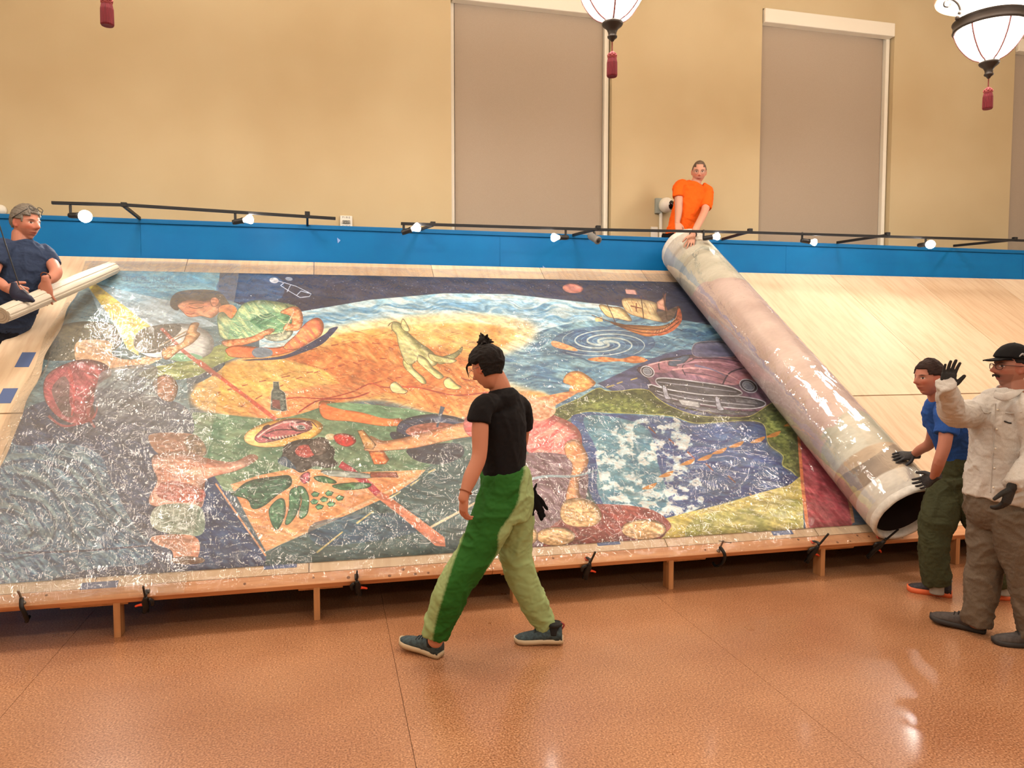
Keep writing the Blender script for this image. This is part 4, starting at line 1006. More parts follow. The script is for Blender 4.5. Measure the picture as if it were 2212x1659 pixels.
# ---- clear plastic film
def film_material(name, haze, ridge=1.0, gain=1.35, top=.32):
    m = bpy.data.materials.new(name); m.use_nodes = True; N = m.node_tree.nodes; L = m.node_tree.links
    N.remove(N['Principled BSDF']); out = N['Material Output']; tc = N.new('ShaderNodeTexCoord')
    def nz(sc, det, dist, st, rot=0):
        mp = N.new('ShaderNodeMapping'); mp.inputs['Scale'].default_value = st; mp.inputs['Rotation'].default_value = (0, 0, rot); L.new(tc.outputs['Object'], mp.inputs[0])
        n = N.new('ShaderNodeTexNoise'); n.inputs['Scale'].default_value = sc; n.inputs['Detail'].default_value = det; n.inputs['Distortion'].default_value = dist; L.new(mp.outputs[0], n.inputs[0]); return n.outputs[0]
    def mth(op, a, b=None):
        q = N.new('ShaderNodeMath'); q.operation = op
        for i, v in enumerate((a, b)):
            if v is None: continue
            if isinstance(v, (int, float)): q.inputs[i].default_value = v
            else: L.new(v, q.inputs[i])
        return q.outputs[0]
    def ridged(s): return mth('SUBTRACT', 1.0, mth('MULTIPLY', mth('ABSOLUTE', mth('SUBTRACT', s, .5)), 5.0))
    r1 = ridged(nz(3.2, 3, 1.4, (1.3, .8, .8), .3)); r2 = ridged(nz(8, 3, 1.6, (2.1, .7, .7), .25)); r3 = nz(30, 2, .8, (1.6, .6, .6), .3)
    h = mth('ADD', mth('ADD', mth('MULTIPLY', r1, .9), mth('MULTIPLY', r2, .6)), mth('MULTIPLY', r3, .22))
    u = N.new('ShaderNodeBump'); u.inputs['Strength'].default_value = 1; u.inputs['Distance'].default_value = .0056 * ridge; L.new(h, u.inputs['Height'])
    fr = N.new('ShaderNodeFresnel'); fr.inputs[0].default_value = 1.5; L.new(u.outputs[0], fr.inputs[1])
    gl = N.new('ShaderNodeBsdfGlossy'); gl.inputs['Roughness'].default_value = .045; L.new(u.outputs[0], gl.inputs['Normal'])
    tr = N.new('ShaderNodeBsdfTransparent'); tr.inputs[0].default_value = (.99, .995, .99, 1)
    df = N.new('ShaderNodeBsdfDiffuse'); df.inputs[0].default_value = (.86, .86, .84, 1); L.new(u.outputs[0], df.inputs['Normal'])
    m1 = N.new('ShaderNodeMixShader'); m1.inputs[0].default_value = haze; L.new(tr.outputs[0], m1.inputs[1]); L.new(df.outputs[0], m1.inputs[2])
    m2 = N.new('ShaderNodeMixShader'); L.new(mth('MINIMUM', mth('MULTIPLY', fr.outputs[0], gain), top), m2.inputs[0]); L.new(m1.outputs[0], m2.inputs[1]); L.new(gl.outputs[0], m2.inputs[2])
    L.new(m2.outputs[0], out.inputs[0]); return m


M_film = film_material('clear_film', .03); M_film2 = film_material('cloudy_film', .085)


def film_sheet(name, X0, X1, S0, S1, hb, seed, m, label, edge):
    st = .022; nx, ns = int((X1 - X0) / st), int((S1 - S0) / st); vs = []; fs = []
    folds = [.32, .78, 1.36, 1.95, 2.42, 2.95, 3.35]
    for j in range(ns + 1):
        for i in range(nx + 1):
            u, v = i / nx, j / ns; X = X0 + (X1 - X0) * u; s = S0 + (S1 - S0) * v
            e = noise.noise(Vector((X * 2.2, s * 2.2, seed)))
            if i == 0: X += edge * noise.noise(Vector((s * 2, seed, 0)))
            if j == 0: s += edge * .5 * noise.noise(Vector((X * 2, seed, 3)))
            if j == ns: s += edge * .7 * noise.noise(Vector((X * 1.6, seed, 5)))
            p = Vector((X * 3.1, s * 3.6, seed)); r1 = 1 - abs(noise.noise(p + Vector((noise.noise(p * .7), noise.noise(p * .7 + Vector((9, 2, 0))), 0)) * .9)) * 3
            amp = .5 + 1.2 * max(0, min(1, (2.0 - s) / 1.3)) + .5 * max(0, min(1, e * 2))
            r2 = 1 - abs(noise.noise(Vector((X * 8.3 + s * 1.5, s * 4.6, seed + 4)))) * 3; h = hb + max(0, r1) * .012 * amp + max(0, r2) * .0042 * (amp - .2)
            for k, f in enumerate(folds):
                d = s - f - .03 * noise.noise(Vector((X * .5, k, seed))); h += .006 * math.exp(-(d / .012) ** 2)
            for k in range(9):     # long pulled creases that fan out of the hands at the upper left
                a = math.radians(-100 + k * 9); dx, ds = X + 2.0, s - 3.9; dd = abs(dx * math.sin(a) - ds * math.cos(a)); al = dx * math.cos(a) + ds * math.sin(a)
                if 0 < al < 2.4 and X < -.7: h += .008 * math.exp(-(dd / .011) ** 2) * (1 - al / 2.4)
            if i in (0, nx) or j in (0, ns): h = max(hb, .006)
            vs.append(B(X, s, h))
    for j in range(ns):
        for i in range(nx): a = j * (nx + 1) + i; fs.append((a, a + 1, a + nx + 2, a + nx + 1))
    return mk(name, (vs, fs), m, label=label, cat='plastic sheet', smooth=True)


film_sheet('plastic_film', -2.28, 4.22, -.004, 4.02, .012, 2.0, M_film, 'clear crinkled plastic film spread over the whole painted mural', .05)
film_sheet('plastic_film', -2.20, -.86, .0, 3.99, .030, 8.0, M_film2, 'cloudier second layer of plastic film over the left end of the mural', .08)

# ---- big roll of mural
Xb, sb = onb(1949, 1094, .29); Xt, st_ = onb(1487, 552, .29)
RR = .272
RB0, RB1 = B(Xb, .035, RR + .015), B(Xt, 4.055, RR + .015)
rax = (RB1 - RB0); RL = rax.length; rax.normalize(); re1 = rax.cross(eN).normalized(); re2 = eN - rax * eN.dot(rax); re2.normalize()   # re1 = sideways, re2 = up off the board
print('roll', Xb, sb, Xt, st_, RL)


def roll_pt(t, a, r): return RB0 + rax * (t * RL) + (re1 * math.cos(a) + re2 * math.sin(a)) * r


def roll_hit(px, py, off=0.0):
    d = ray(px, py).normalized(); o = CAM - RB0; r = RR + .008 + off
    dp, op = d - rax * d.dot(rax), o - rax * o.dot(rax); a_, b_, c_ = dp.dot(dp), 2 * dp.dot(op), op.dot(op) - r * r
    q = b_ * b_ - 4 * a_ * c_; return CAM + d * ((-b_ - math.sqrt(max(q, 0))) / (2 * a_))


def roll_canvas():
    W_, H_ = 900, 1500; A, T = np.meshgrid((np.arange(W_) + .5) / W_ * 360, (np.arange(H_) + .5) / H_ * 1000)
    c = Canvas(A, T, lambda x, y: (x / 360 * W_, y / 1000 * H_), (196, 168, 160))
    c.put((0, H_, 0, W_, np.ones((H_, W_), np.float32)), (180, 150, 150), (204, 178, 176), 'soft')
    c.f['big'] = c.N(120, 90, 91, 4); f = c.f['big']; f2 = c.N(40, 30, 92, 3)
    ang = A
    # pale grey-green ends with torn edges
    bt = 775 + 50 * np.sin(np.radians(ang * 1.0 + 200)) + (f - .5) * 180; m1 = np.clip((T - bt) / 5, 0, 1).astype(np.float32)
    c.put((0, H_, 0, W_, m1), (176, 176, 160), (206, 204, 190), f2)
    bb = 165 + 45 * np.sin(np.radians(ang - 30)) + (f - .5) * 130; m2 = np.clip((bb - T) / 5, 0, 1).astype(np.float32)
    c.put((0, H_, 0, W_, m2), (168, 172, 158), (200, 200, 186), f2)
    c.put((0, H_, 0, W_, m2 * np.clip((f2 - .55) * 14, 0, 1) * .8), (206, 208, 196))
    m3 = np.clip((118 + 20 * (f - .5) - T) / 4, 0, 1).astype(np.float32); c.put((0, H_, 0, W_, m3), (196, 170, 140), (178, 156, 130), f2)
    c.put((0, H_, 0, W_, ((np.abs(T - 78 - 14 * np.sin(np.radians(ang * 2))) < 22)).astype(np.float32) * .9), (140, 120, 104), (112, 96, 84), f2)
    m4 = np.clip((48 - T) / 3, 0, 1).astype(np.float32); c.put((0, H_, 0, W_, m4), (226, 222, 214), (206, 204, 198), f2)
    m5 = np.clip((T - 912 + 30 * (f2 - .5)) / 16, 0, 1).astype(np.float32); c.put((0, H_, 0, W_, m5), (222, 218, 212), (200, 198, 192), f2)
    c.put((0, H_, 0, W_, (np.abs(T - 876 - 30 * (f - .5)) < 9).astype(np.float32) * .4), (110, 110, 100))
    rs = random.Random(9)
    for i in range(60):
        x, y = rs.uniform(0, 360), rs.uniform(280, 780); c.E(x, y, rs.uniform(.5, 2), rs.uniform(1, 4), (150, 96, 96), a=.4)
    c.col *= (0.95 + .1 * c.f['fine'])[..., None]
    return c


roll = thing('mural_roll', 'thick rolled-up mural tube wrapped in clear plastic, leaning across the platform between the workers', 'roll', B(Xb, .1, 0))
M_rollp = img_material('canvas_back', roll_canvas(), .5)
na, nt = 72, 90; vs = []; fs = []; uv = []
for j in range(nt + 1):
    t = j / nt; ends = min(1, min(t, 1 - t) / .018)
    for i in range(na + 1):
        a = 2 * PI * i / na; r = RR * (.955 + .045 * ends ** .5) + .0025 * noise.noise(Vector((math.cos(a) * 2, math.sin(a) * 2, t * 14)))
        vs.append(roll_pt(t, a, r)); uv.append((i / na, t))
for j in range(nt):
    for i in range(na): a = j * (na + 1) + i; fs.append((a, a + 1, a + na + 2, a + na + 1))
o = mk('rolled_canvas', (vs, fs), M_rollp, roll, smooth=True); uvgrid(o.data, np.array(uv))
M_foam = mat('foam_wrap', (228, 226, 220), .6, c2=(206, 204, 198), nscale=26, bump=.004, bscale=16)
M_core = mat('dark_core', (40, 22, 18), .8)
for (p, d, nm) in [(RB0, -rax, 'b'), (RB1, rax, 't')]:
    g = G(); n = 64; vs = []; fs = []
    prof = [(RR * .985, .015), (RR * 1.0, -.012), (RR * .99, -.035), (RR * .95, -.048), (RR * .90, -.04), (RR * .87, -.01), (RR * .865, .02)] if nm == 'b' else \
           [(RR * .99, .06), (RR * 1.0, .0), (RR * .96, -.05), (RR * .82, -.085), (RR * .5, -.10), (RR * .2, -.105)]
    for (r, h) in prof:
        for k in range(n):
            a = 2 * PI * k / n; w_ = .006 * noise.noise(Vector((math.cos(a) * 4, math.sin(a) * 4, h * 20)))
            vs.append(p - d * h + (re1 * math.cos(a) + re2 * math.sin(a)) * (r + w_))
    for i in range(len(prof) - 1):
        for k in range(n): q, b = i * n + k, i * n + (k + 1) % n; fs.append((q, b, b + n, q + n))
    if nm == 't': m_ = (len(prof) - 1) * n; fs.append(tuple(range(m_, m_ + n)))
    mk('foam_end', g.add(vs, fs), M_foam, roll, smooth=True)
g = G(); vs = []; fs = []
for (r, t) in [(RR * .855, .003), (RR * .850, .09), (RR * .2, .091)]:
    for k in range(48): a = 2 * PI * k / 48; vs.append(RB0 + rax * t * RL + (re1 * math.cos(a) + re2 * math.sin(a)) * r)
for i in range(2):
    for k in range(48): q, b = i * 48 + k, i * 48 + (k + 1) % 48; fs.append((q, b, b + 48, q + 48))
fs.append(tuple(range(96, 144))); mk('roll_core', g.add(vs, fs), M_core, roll, smooth=True)
na, nt = 120, 220; vs = []; fs = []
for j in range(nt + 1):
    for i in range(na):
        t = .012 + .976 * j / nt; a = 2 * PI * i / na; p = Vector((math.cos(a) * 1.6, math.sin(a) * 1.6, t * 9))
        rg = max(0, 1 - abs(noise.noise(p * 1.3 + Vector((noise.noise(p), 0, 0)))) * 4); r = RR + .004 + .0028 * rg + .003 * max(0, math.sin(t * 70 + a) - .93) * 10
        vs.append(roll_pt(t, a, r))
for j in range(nt):
    for i in range(na): a, b = j * na + i, j * na + (i + 1) % na; fs.append((a, b, b + na, a + na))
mk('plastic_wrap', (vs, fs), film_material('wrap_film', .10, .24, .9, .35), roll, smooth=True)

# ---- small foam roll held by the man on the left
xa, sa = onb(2, 680, .05); xc, sc_ = onb(243, 585, .05)
p0, p1 = at(1, 681, 6.28), B(xc, sc_, .078); d = (p1 - p0); L_ = d.length; d.normalize(); e2 = (eN - d * eN.dot(d)).normalized(); e1 = d.cross(e2)
fr = thing('foam_roll', 'slim white ribbed foam roll lying across the upper left corner of the platform', 'roll', p0)
g = G(); vs = []; fs = []; n, nt = 144, 30
for j in range(nt + 1):
    t = j / nt
    for k in range(n):
        a = 2 * PI * k / n; fl = .0065 * (1 if math.sin(a * 9) > .55 else 0)
        r = .064 + .010 * 1.2 * math.sin(t * 2.6 + .3) - fl + .003 * noise.noise(Vector((t * 6, math.cos(a), math.sin(a))))
        vs.append(p0 + d * L_ * t + e1 * math.cos(a) * r * 1.12 + e2 * (math.sin(a) * r * .88))
for j in range(nt):
    for k in range(n): a, b = j * n + k, j * n + (k + 1) % n; fs.append((a, b, b + n, a + n))
fs.append(tuple(reversed(range(n)))); fs.append(tuple(range(nt * n, nt * n + n)))
mk('roll_body', g.add(vs, fs), mat('white_foam', (206, 196, 180), .75), fr)
M_fl = mat('foam_layer', (186, 174, 156), .8)
for q_ in (p0 - d * .002, p1 + d * .002):
    for r in (.062, .045, .028): mk('foam_layer', G().torus(q_, r, .003, d, 28, 6), M_fl, fr, smooth=True)

# ---- blue tape pieces on the plywood
M_tape = mat('blue_tape', (84, 104, 150), .65)
for (px, py, L_, w_, rot, lab) in [(606, 1216, .20, .045, 0, 'blue tape strip on the bare wood below the cut vegetables in the mural'), (215, 1264, .2, .05, 0, 'blue tape strip low on the left, under the loose plastic'),
                                   (1314, 1172, .17, .04, 0, 'blue tape strip below the painted stones, right of the walking woman'), (1690, 1151, .17, .04, 0, 'blue tape strip near the lower right corner of the mural'),
                                   (55, 777, .14, .20, 1, 'upper blue tape patch on the left plywood margin'), (15, 855, .14, .18, 1, 'lower blue tape patch on the left plywood margin')]:
    X, s = onb(px, py)
    if rot: g = G().bbox(X - .05, X + .05, s - w_ / 2, s + w_ / 2, .0002, .0016)
    else: s = min(s, .16); g = G().bbox(X - L_ / 2, X + L_ / 2, s - w_ / 2, s + w_ / 2, .0002, .0016)
    mk('tape_strip', g, M_tape, label=lab, cat='tape')

# ================================================================ CLAMPS
M_orange = mat('orange_plastic', (235, 80, 44), .45); M_steel = mat('steel', (150, 146, 140), .35, metal=.9)


def bar_clamp(px, py, lab, tilt=0.0, big=1.0, flip=1):
    X, s0 = onb(px, py); c = thing('bar_clamp', lab, 'clamp', B(X, -.03, -.06), 'clamps along the front rail')
    up = (eN * math.cos(tilt) + Vector((1, 0, 0)) * math.sin(tilt)).normalized(); sd = up.cross(-eS).normalized() * flip; o = B(X, -.022, 0)
    mk('clamp_bar', G().cbox(o + up * .005, sd * .010, eS * .012, up * .25 * big), M_black, c, bevel=.001)
    mk('clamp_jaw', G().sweep([(o + up * .045 - sd * .004, .011, .011), (o + up * .040 + eS * .022, .010, .010), (o + up * .014 + eS * .058, .012, .008)], n=8), M_dark, c, smooth=True)
    g = G().sweep([(o + up * .02 * big, .012, .014), (o - up * .03 * big + sd * .006, .022 * big, .018), (o - up * .07 * big + sd * .008, .019 * big, .016), (o - up * .125 * big + sd * .024 * big, .012, .011)], n=10)
    g.sweep([(o + up * .0 - sd * .02, .010), (o - up * .02 - sd * .035 * big, .012), (o - up * .05 - sd * .03 * big, .010)], n=8)
    mk('clamp_grip', g, M_dark, c, smooth=True)
    mk('clamp_trigger', G().sweep([(o - up * .045 * big + sd * .020, .008, .010), (o - up * .052 * big + sd * .050 * big, .008, .007), (o - up * .060 * big + sd * .066 * big, .005, .006)], n=8), M_orange, c, smooth=True)
    mk('clamp_pad', G().cbox(o + up * .006 + eS * .055, sd * .026, eS * .026, up * .012), M_orange if big > 1.05 else M_dark, c, bevel=.003)


bar_clamp(313, 1305, 'slim black bar clamp with orange release, second clamp from the left', .03, .95, -1)
bar_clamp(770, 1240, 'slim black bar clamp with orange trigger, left of the walking woman', .0, .95)
bar_clamp(1264, 1200, 'black bar clamp with orange trigger, right of the walking woman', .12, 1.1)
bar_clamp(1752, 1168, 'black bar clamp with orange trigger, near the fifth post', .22, 1.25)
bar_clamp(1893, 1158, 'black bar clamp with orange trigger below the open end of the big roll', .42, 1.3)


def c_clamp(px, py, lab, handle):
    X, s0 = onb(px, py); c = thing('c_clamp', lab, 'clamp', B(X, -.03, -.08), 'clamps along the front rail'); o = B(X, -.012, 0); r = Vector((1, 0, 0))
    mk('screw', G().tube([o + eN * .014 + eS * .03, o + eN * .115 + eS * .028], .007, 10, 1), M_steel, c, smooth=True)
    if handle: mk('tommy_bar', G().tube([o + eN * .11 + eS * .028 - r * .035 - eN * -.008, o + eN * .105 + eS * .028 + r * .07 - eN * .02], .0035, 6, 1), M_steel, c, smooth=True)
    mk('clamp_frame', G().sweep([(o + eN * .045 + eS * .028, .012, .013), (o + eN * .035 - eS * .02 + r * .012, .012, .011), (o - eN * .01 - eS * .035 + r * .022, .013, .010), (o - eN * .07 - eS * .032 + r * .018, .012, .010), (o - eN * .115 - eS * .01 + r * .0, .011, .010), (o - eN * .125 + eS * .03, .010, .010)], n=8), M_black, c, smooth=True)
    mk('swivel_pad', G().lathe([(.0, 0), (.014, 0), (.012, .012), (0, .014)], o + eN * .002 + eS * .03, 12, eN, close=False), M_steel, c, smooth=True)


c_clamp(52, 1300, 'black C-clamp with steel screw at the far left end of the rail', False)
c_clamp(1545, 1178, 'black C-clamp with sliding steel handle, below the yellow shore painted in the mural', True)

# ================================================================ TRACK LIGHTS
M_bulb = mat('lit_bulb', (255, 246, 230), .4, emit=BULB_E, ecol=(255, 248, 238)); M_bulbb = mat('bulb_back', (250, 240, 225), .5, emit=3.0, ecol=(255, 240, 214)); M_bulb2 = mat('dim_bulb', (255, 246, 230), .4, emit=BULB_E * .55, ecol=(255, 248, 238))


def zat(px, py, Y): return at(px, py, Y)
def rail(pts, lab):
    P = [zat(*p) for p in pts]; t = thing('lighting_track', lab, 'track light rail', P[0], 'black lighting tracks above the partition')
    for a, b in zip(P[:-1], P[1:]): mk('track_section', G().bar(a, b, .034, .026), M_black, t, bevel=.002)
    return t


t1 = rail([(112, 438, 7.5), (275, 443, 7.5), (725, 472, 7.5)], 'shorter black lighting track on the left, above the blue partition')
t2 = rail([(866, 483, 7.4), (1290, 496, 7.37), (1620, 502, 7.45), (1915, 511, 7.26), (2190, 519, 7.22), (2290, 523, 7.2)], 'long black lighting track on the right, passing in front of the man in orange')
for (a, Ya, b, tr) in [((268, 445), 7.5, (302, 472), t1), ((664, 464), 7.8, (664, 486), t1), ((935, 486), 7.4, (905, 497), t2), ((1292, 494), 7.37, (1238, 508), t2), ((1620, 500), 7.45, (1560, 517), t2), ((1917, 508), 7.26, (1808, 524), t2), ((2192, 518), 7.22, (2060, 531), t2)]:
    A, Bp = zat(*a, Ya), at(*b, PY0 - .02); mk('support_arm', G().bar(A, Bp, .022, .03), M_black, tr, bevel=.002)
    mk('arm_clip', G().cbox(A + Vector((0, 0, .012)), (.05, 0, 0), (0, .04, 0), (0, 0, .04)), M_black, tr, bevel=.004)
lamps_ = [((152, 447), 7.5, (184, 466), .062, 'leftmost track spotlight, glaring towards the camera'), ((508, 462), 7.5, (537, 474), .05, 'track spotlight near the right end of the short left track'),
          ((872, 485), 7.4, (899, 492), .05, 'track spotlight at the left end of the long track'), ((1222, 497), 7.37, (1199, 513), .048, 'track spotlight left of the small grey camera'),
          ((1520, 500), 7.4, (1547, 511), .046, 'track spotlight above the top of the big roll'), ((1733, 505), 7.4, (1757, 523), .044, 'round-bulbed track spotlight below the second window'),
          ((2000, 514), 7.25, (2010, 527), .055, 'glaring track spotlight at the far right of the long track')]
for k, (a, Y, b, r, lab) in enumerate(lamps_):
    A = at(*a, Y); Bc = at(b[0], b[1], Y - .06 if k in (0, 6) else Y - .02); t = thing('track_spotlight', lab, 'spotlight', A, 'spotlights on the lighting tracks')
    j = A - Vector((0, 0, .075)); dd = (Bc - j).normalized(); r *= .92
    mk('yoke', G().tube([A + Vector((0, 0, .01)), A - Vector((0, 0, .03)), j], .012, 8, 1), M_dark, t, smooth=True)
    mk('lamp_holder', G().lathe([(0, -.045), (.022, -.045), (.026, -.02), (.026, .03), (.03, .055), (0, .055)], Bc - dd * (r + .06), 16, dd, close=False), M_dark, t, smooth=True)
    if k in (0, 6): dd = ((CAM - Bc).normalized() + Vector((0, 0, -.35))).normalized()
    bu = mk('bulb', G().lathe([(.016, -.045), (.022, -.02), (r * .7, 0), (r, r * .6), (r * .97, r * .80)], Bc - dd * r * .4, 20, dd, close=False), M_bulbb, t, smooth=True)
    mk('bulb_face', G().lathe([(r * .97, r * .80), (r * .9, r * 1.0), (r * .55, r * 1.25), (.001, r * 1.36)], Bc - dd * r * .4, 20, dd, close=False), M_bulb if k in (0, 6) else M_bulb2, bu, smooth=True)
# small camera hanging from the long track
P = at(1283, 500, 7.37); c = thing('security_camera', 'grey bullet camera hanging from the long track beside the first support arm', 'camera', P); q = at(1283, 514, 7.33)
M_grey = mat('grey_housing', (120, 118, 116), .5)
mk('mount', G().tube([P, (P + q) / 2 + Vector((.01, 0, 0)), q], .012, 8, 1), M_dark, c, smooth=True)
dd = Vector((.35, -.75, -.45)).normalized(); mk('housing', G().lathe([(0, -.07), (.032, -.07), (.038, -.05), (.038, .05), (.042, .055), (.042, .075), (.03, .076), (0, .07)], q, 20, dd, close=False), M_grey, c, smooth=True)
mk('lens', G().lathe([(.026, .072), (.02, .082), (.001, .086)], q, 16, dd), M_dark, c, smooth=True)

# ---- devices on the back wall
M_white = mat('white_plastic', (226, 222, 212), .45)
P = at(1430, 446, YW); c = thing('dome_camera', 'white wall camera with black dome eye, left of the man in orange', 'camera', P)
mk('back_box', G().box(P.x - .11, P.x - .02, YW - .05, YW, P.z - .10, P.z + .10), mat('grey_box', (150, 156, 148), .6), c, bevel=.006)
o = P + Vector((.015, -.10, 0)); dd = Vector((.45, -.80, -.1)).normalized()
mk('housing', G().ball(o, .10, .10, .10, None, 28, 18), M_white, c, smooth=True)
mk('dome', G().ball(o + dd * .052, .066, .066, .066, None, 24, 16), mat('dome_glass', (12, 12, 14), .08), c, smooth=True)
mk('conduit', G().tube([(P.x - .03, YW - .03, P.z - .08), (P.x - .03, YW - .03, 2.4)], .022, 10), M_white, label='white conduit running down from the dome camera', cat='pipe', smooth=True)
P = at(1412, 507, YW); mk('wall_switch', G().box(P.x - .05, P.x + .05, YW - .03, YW, P.z - .06, P.z + .10), M_white, label='small white box on the wall just above the partition, below the dome camera', cat='switch', bevel=.008)
P = at(748, 480, YW - .3); c = thing('fire_strobe', 'square white fire alarm strobe standing above the blue partition', 'fire alarm', P)
YS = YW - .04; P = at(748, 480, YS)
mk('alarm_plate', G().box(P.x - .072, P.x + .072, YS, YW, P.z - .078, P.z + .078), M_white, c, bevel=.008)
mk('strobe_lens', G().box(P.x - .045, P.x + .045, YS - .025, YS, P.z - .016, P.z + .022), mat('strobe', (170, 168, 160), .15), c, bevel=.006)


def words(txt, c, size, right, up, m, parent, name='lettering', thick=.001):
    cu = bpy.data.curves.new('t', 'FONT'); cu.body = txt; cu.size = size; cu.align_x = 'CENTER'; cu.align_y = 'CENTER'; cu.extrude = thick
    o_ = bpy.data.objects.new('t', cu); COL.objects.link(o_); dg = bpy.context.evaluated_depsgraph_get(); me = o_.evaluated_get(dg).to_mesh()
    r, u = Vector(right).normalized(), Vector(up).normalized(); n = r.cross(u); c = Vector(c)
    vs = [c + r * v.co.x + u * v.co.y + n * v.co.z for v in me.vertices]; fs = [tuple(p.vertices) for p in me.polygons]
    bpy.data.objects.remove(o_); return mk(name, (vs, fs), m, parent)


M_ink = mat('grey_ink', (96, 88, 84), .6)
words('F I R E', (P.x, YS - .001, P.z + .055), .034, (1, 0, 0), (0, 0, 1), M_ink, c); words('F I R E', (P.x, YS - .001, P.z - .052), .034, (1, 0, 0), (0, 0, 1), M_ink, c)
words('SPEC', (P.x, YS - .026, P.z + .002), .036, (1, 0, 0), (0, 0, 1), M_dark, c)
P = at(1, 454, YW - .02); mk('wall_sensor', G().lathe([(0, 0), (.06, 0), (.06, .02), (.045, .05), (0, .055)], (P.x, YW, P.z), 20, (0, -1, 0), close=False), M_white, label='round white sensor on the wall at the left edge above the partition', cat='sensor', smooth=True)

# ================================================================ LANTERNS
M_globe = mat('lantern_glass', (255, 246, 232), .3, emit=LANTERN_E, ecol=(255, 246, 234))
M_rim = mat('dish_rim', (236, 206, 176), .4)
M_red = mat('red_tassel', (120, 18, 34), .8, c2=(92, 10, 24), nscale=60, stretch=(4, 4, .3)); M_rib = mat('rose_bronze', (150, 104, 104), .5, metal=.3); M_rope = mat('tassel_cord', (120, 44, 36), .8); M_knotr = mat('tassel_net', (176, 84, 84), .7)


def lantern(base, lab, grp='hanging lanterns'):
    b = Vector(base); t = thing('hanging_lantern', lab, 'lantern', b, grp); zz = lambda z: z if z < .44 else .44 + (z - .44) * .82; Z = lambda z: b + Vector((0, 0, zz(z)))
    g = G(); n = 40; vs = []; fs = []; prof = [(.001, .004), (.036, 0), (.041, .01), (.040, .11), (.034, .142), (.026, .15)]
    for (r, z) in prof:
        for k in range(n): a = 2 * PI * k / n; q = r * (1 + .05 * (k % 2)); vs.append(Z(z) + Vector((math.cos(a) * q, math.sin(a) * q, 0)))
    for i in range(len(prof) - 1):
        for k in range(n): p, q = i * n + k, i * n + (k + 1) % n; fs.append((p, q, q + n, p + n))
    ts = mk('tassel', g.add(vs, fs), M_red, t)
    mk('tassel_head', G().lathe([(.027, .148), (.036, .158), (.036, .172), (.024, .188), (.008, .198), (.004, .20)], b, 20), M_red, ts, smooth=True)
    g = G(); g.torus(Z(.15), .030, .005, (0, 0, 1), 20, 6)
    for k in range(8):
        a, c_ = 2 * PI * k / 8, 2 * PI * (k + 1) / 8; g.tube([Z(.152) + Vector((math.cos(a), math.sin(a), 0)) * .037, Z(.17) + Vector((math.cos(c_), math.sin(c_), 0)) * .038, Z(.194) + Vector((math.cos(a), math.sin(a), 0)) * .014], .0028, 5)
        g.tube([Z(.152) + Vector((math.cos(c_), math.sin(c_), 0)) * .037, Z(.17) + Vector((math.cos(a), math.sin(a), 0)) * .038, Z(.194) + Vector((math.cos(c_), math.sin(c_), 0)) * .014], .0028, 5)
    mk('tassel_net', g, M_knotr, ts, smooth=True)
    mk('cord', G().tube([Z(.195), Z(.24), Z(.275)], .005, 8, 1), M_rope, t, smooth=True)
    mk('finial', G().lathe([(.003, .272), (.012, .278), (.02, .292), (.038, .305), (.040, .315), (.032, .322), (.034, .345), (.046, .372), (.078, .398), (.085, .412), (.082, .428), (.06, .436), (.0, .437)], b, 32, close=False), M_iron, t, smooth=True)
    mk('globe', G().lathe([(a_, zz(b_)) for a_, b_ in [(.055, .432), (.115, .470), (.165, .525), (.210, .595), (.245, .670), (.268, .745), (.278, .80), (.25, .84), (.1, .87)]], b, 48), M_globe, t, smooth=True)
    for k in range(6):
        a = 2 * PI * (k + .25) / 6; u = Vector((math.cos(a), math.sin(a), 0))
        mk('rib', G().tube([Z(.436) + u * .066, Z(.47) + u * .126, Z(.525) + u * .177, Z(.595) + u * .222, Z(.67) + u * .257, Z(.745) + u * .280, Z(.79) + u * .290], .0095, 6), M_rib, t, smooth=True)
    mk('ring_band', G().lathe([(a_, zz(b_)) for a_, b_ in [(.276, .775), (.298, .770), (.306, .785), (.300, .80), (.300, .865), (.310, .88), (.300, .892), (.278, .89), (.276, .775)]], b, 48, close=False), M_iron, t, smooth=True)
    for k in range(3):
        a = 2 * PI * (k / 3) + 2.9; u = Vector((math.cos(a), math.sin(a), 0)); g = G()
        g.tube([Z(.885) + u * .29, Z(.97) + u * .275, Z(1.05) + u * .30, Z(1.10) + u * .36, Z(1.08) + u * .42, Z(1.03) + u * .43, Z(1.02) + u * .39, Z(1.05) + u * .37], [.02, .016, .014, .012, .010, .009, .010, .012], 8, 1)
        g.tube([Z(1.06) + u * .31, Z(1.16) + u * .26, Z(1.30) + u * .12, Z(1.42) + u * .03], [.014, .012, .011, .011], 8, 1)
        g.ball(Z(.90) + u * .30, .024, .024, .03); g.ball(Z(.95) + u * .285, .02, .02, .026)
        mk('scroll_arm', g, M_iron, t, smooth=True)
    mk('upper_dish', G().lathe([(a_, zz(b_)) for a_, b_ in [(.02, 1.10), (.25, 1.11), (.42, 1.15), (.44, 1.18), (.38, 1.22), (.1, 1.25)]], b, 48), M_globe, t, smooth=True)
    mk('dish_rim', G().torus(Z(1.165), .445, .018, (0, 0, 1), 48, 8), M_rim, t, smooth=True)
    mk('stem', G().tube([Z(.86), Z(1.4), Vector((b.x, b.y, ZC - .02))], .016, 10), M_iron, t, smooth=True)
    mk('ceiling_rose', G().lathe([(.0, -.06), (.05, -.055), (.09, -.01), (.0, 0)], (b.x, b.y, ZC), 24, close=False), M_iron, t, smooth=True)


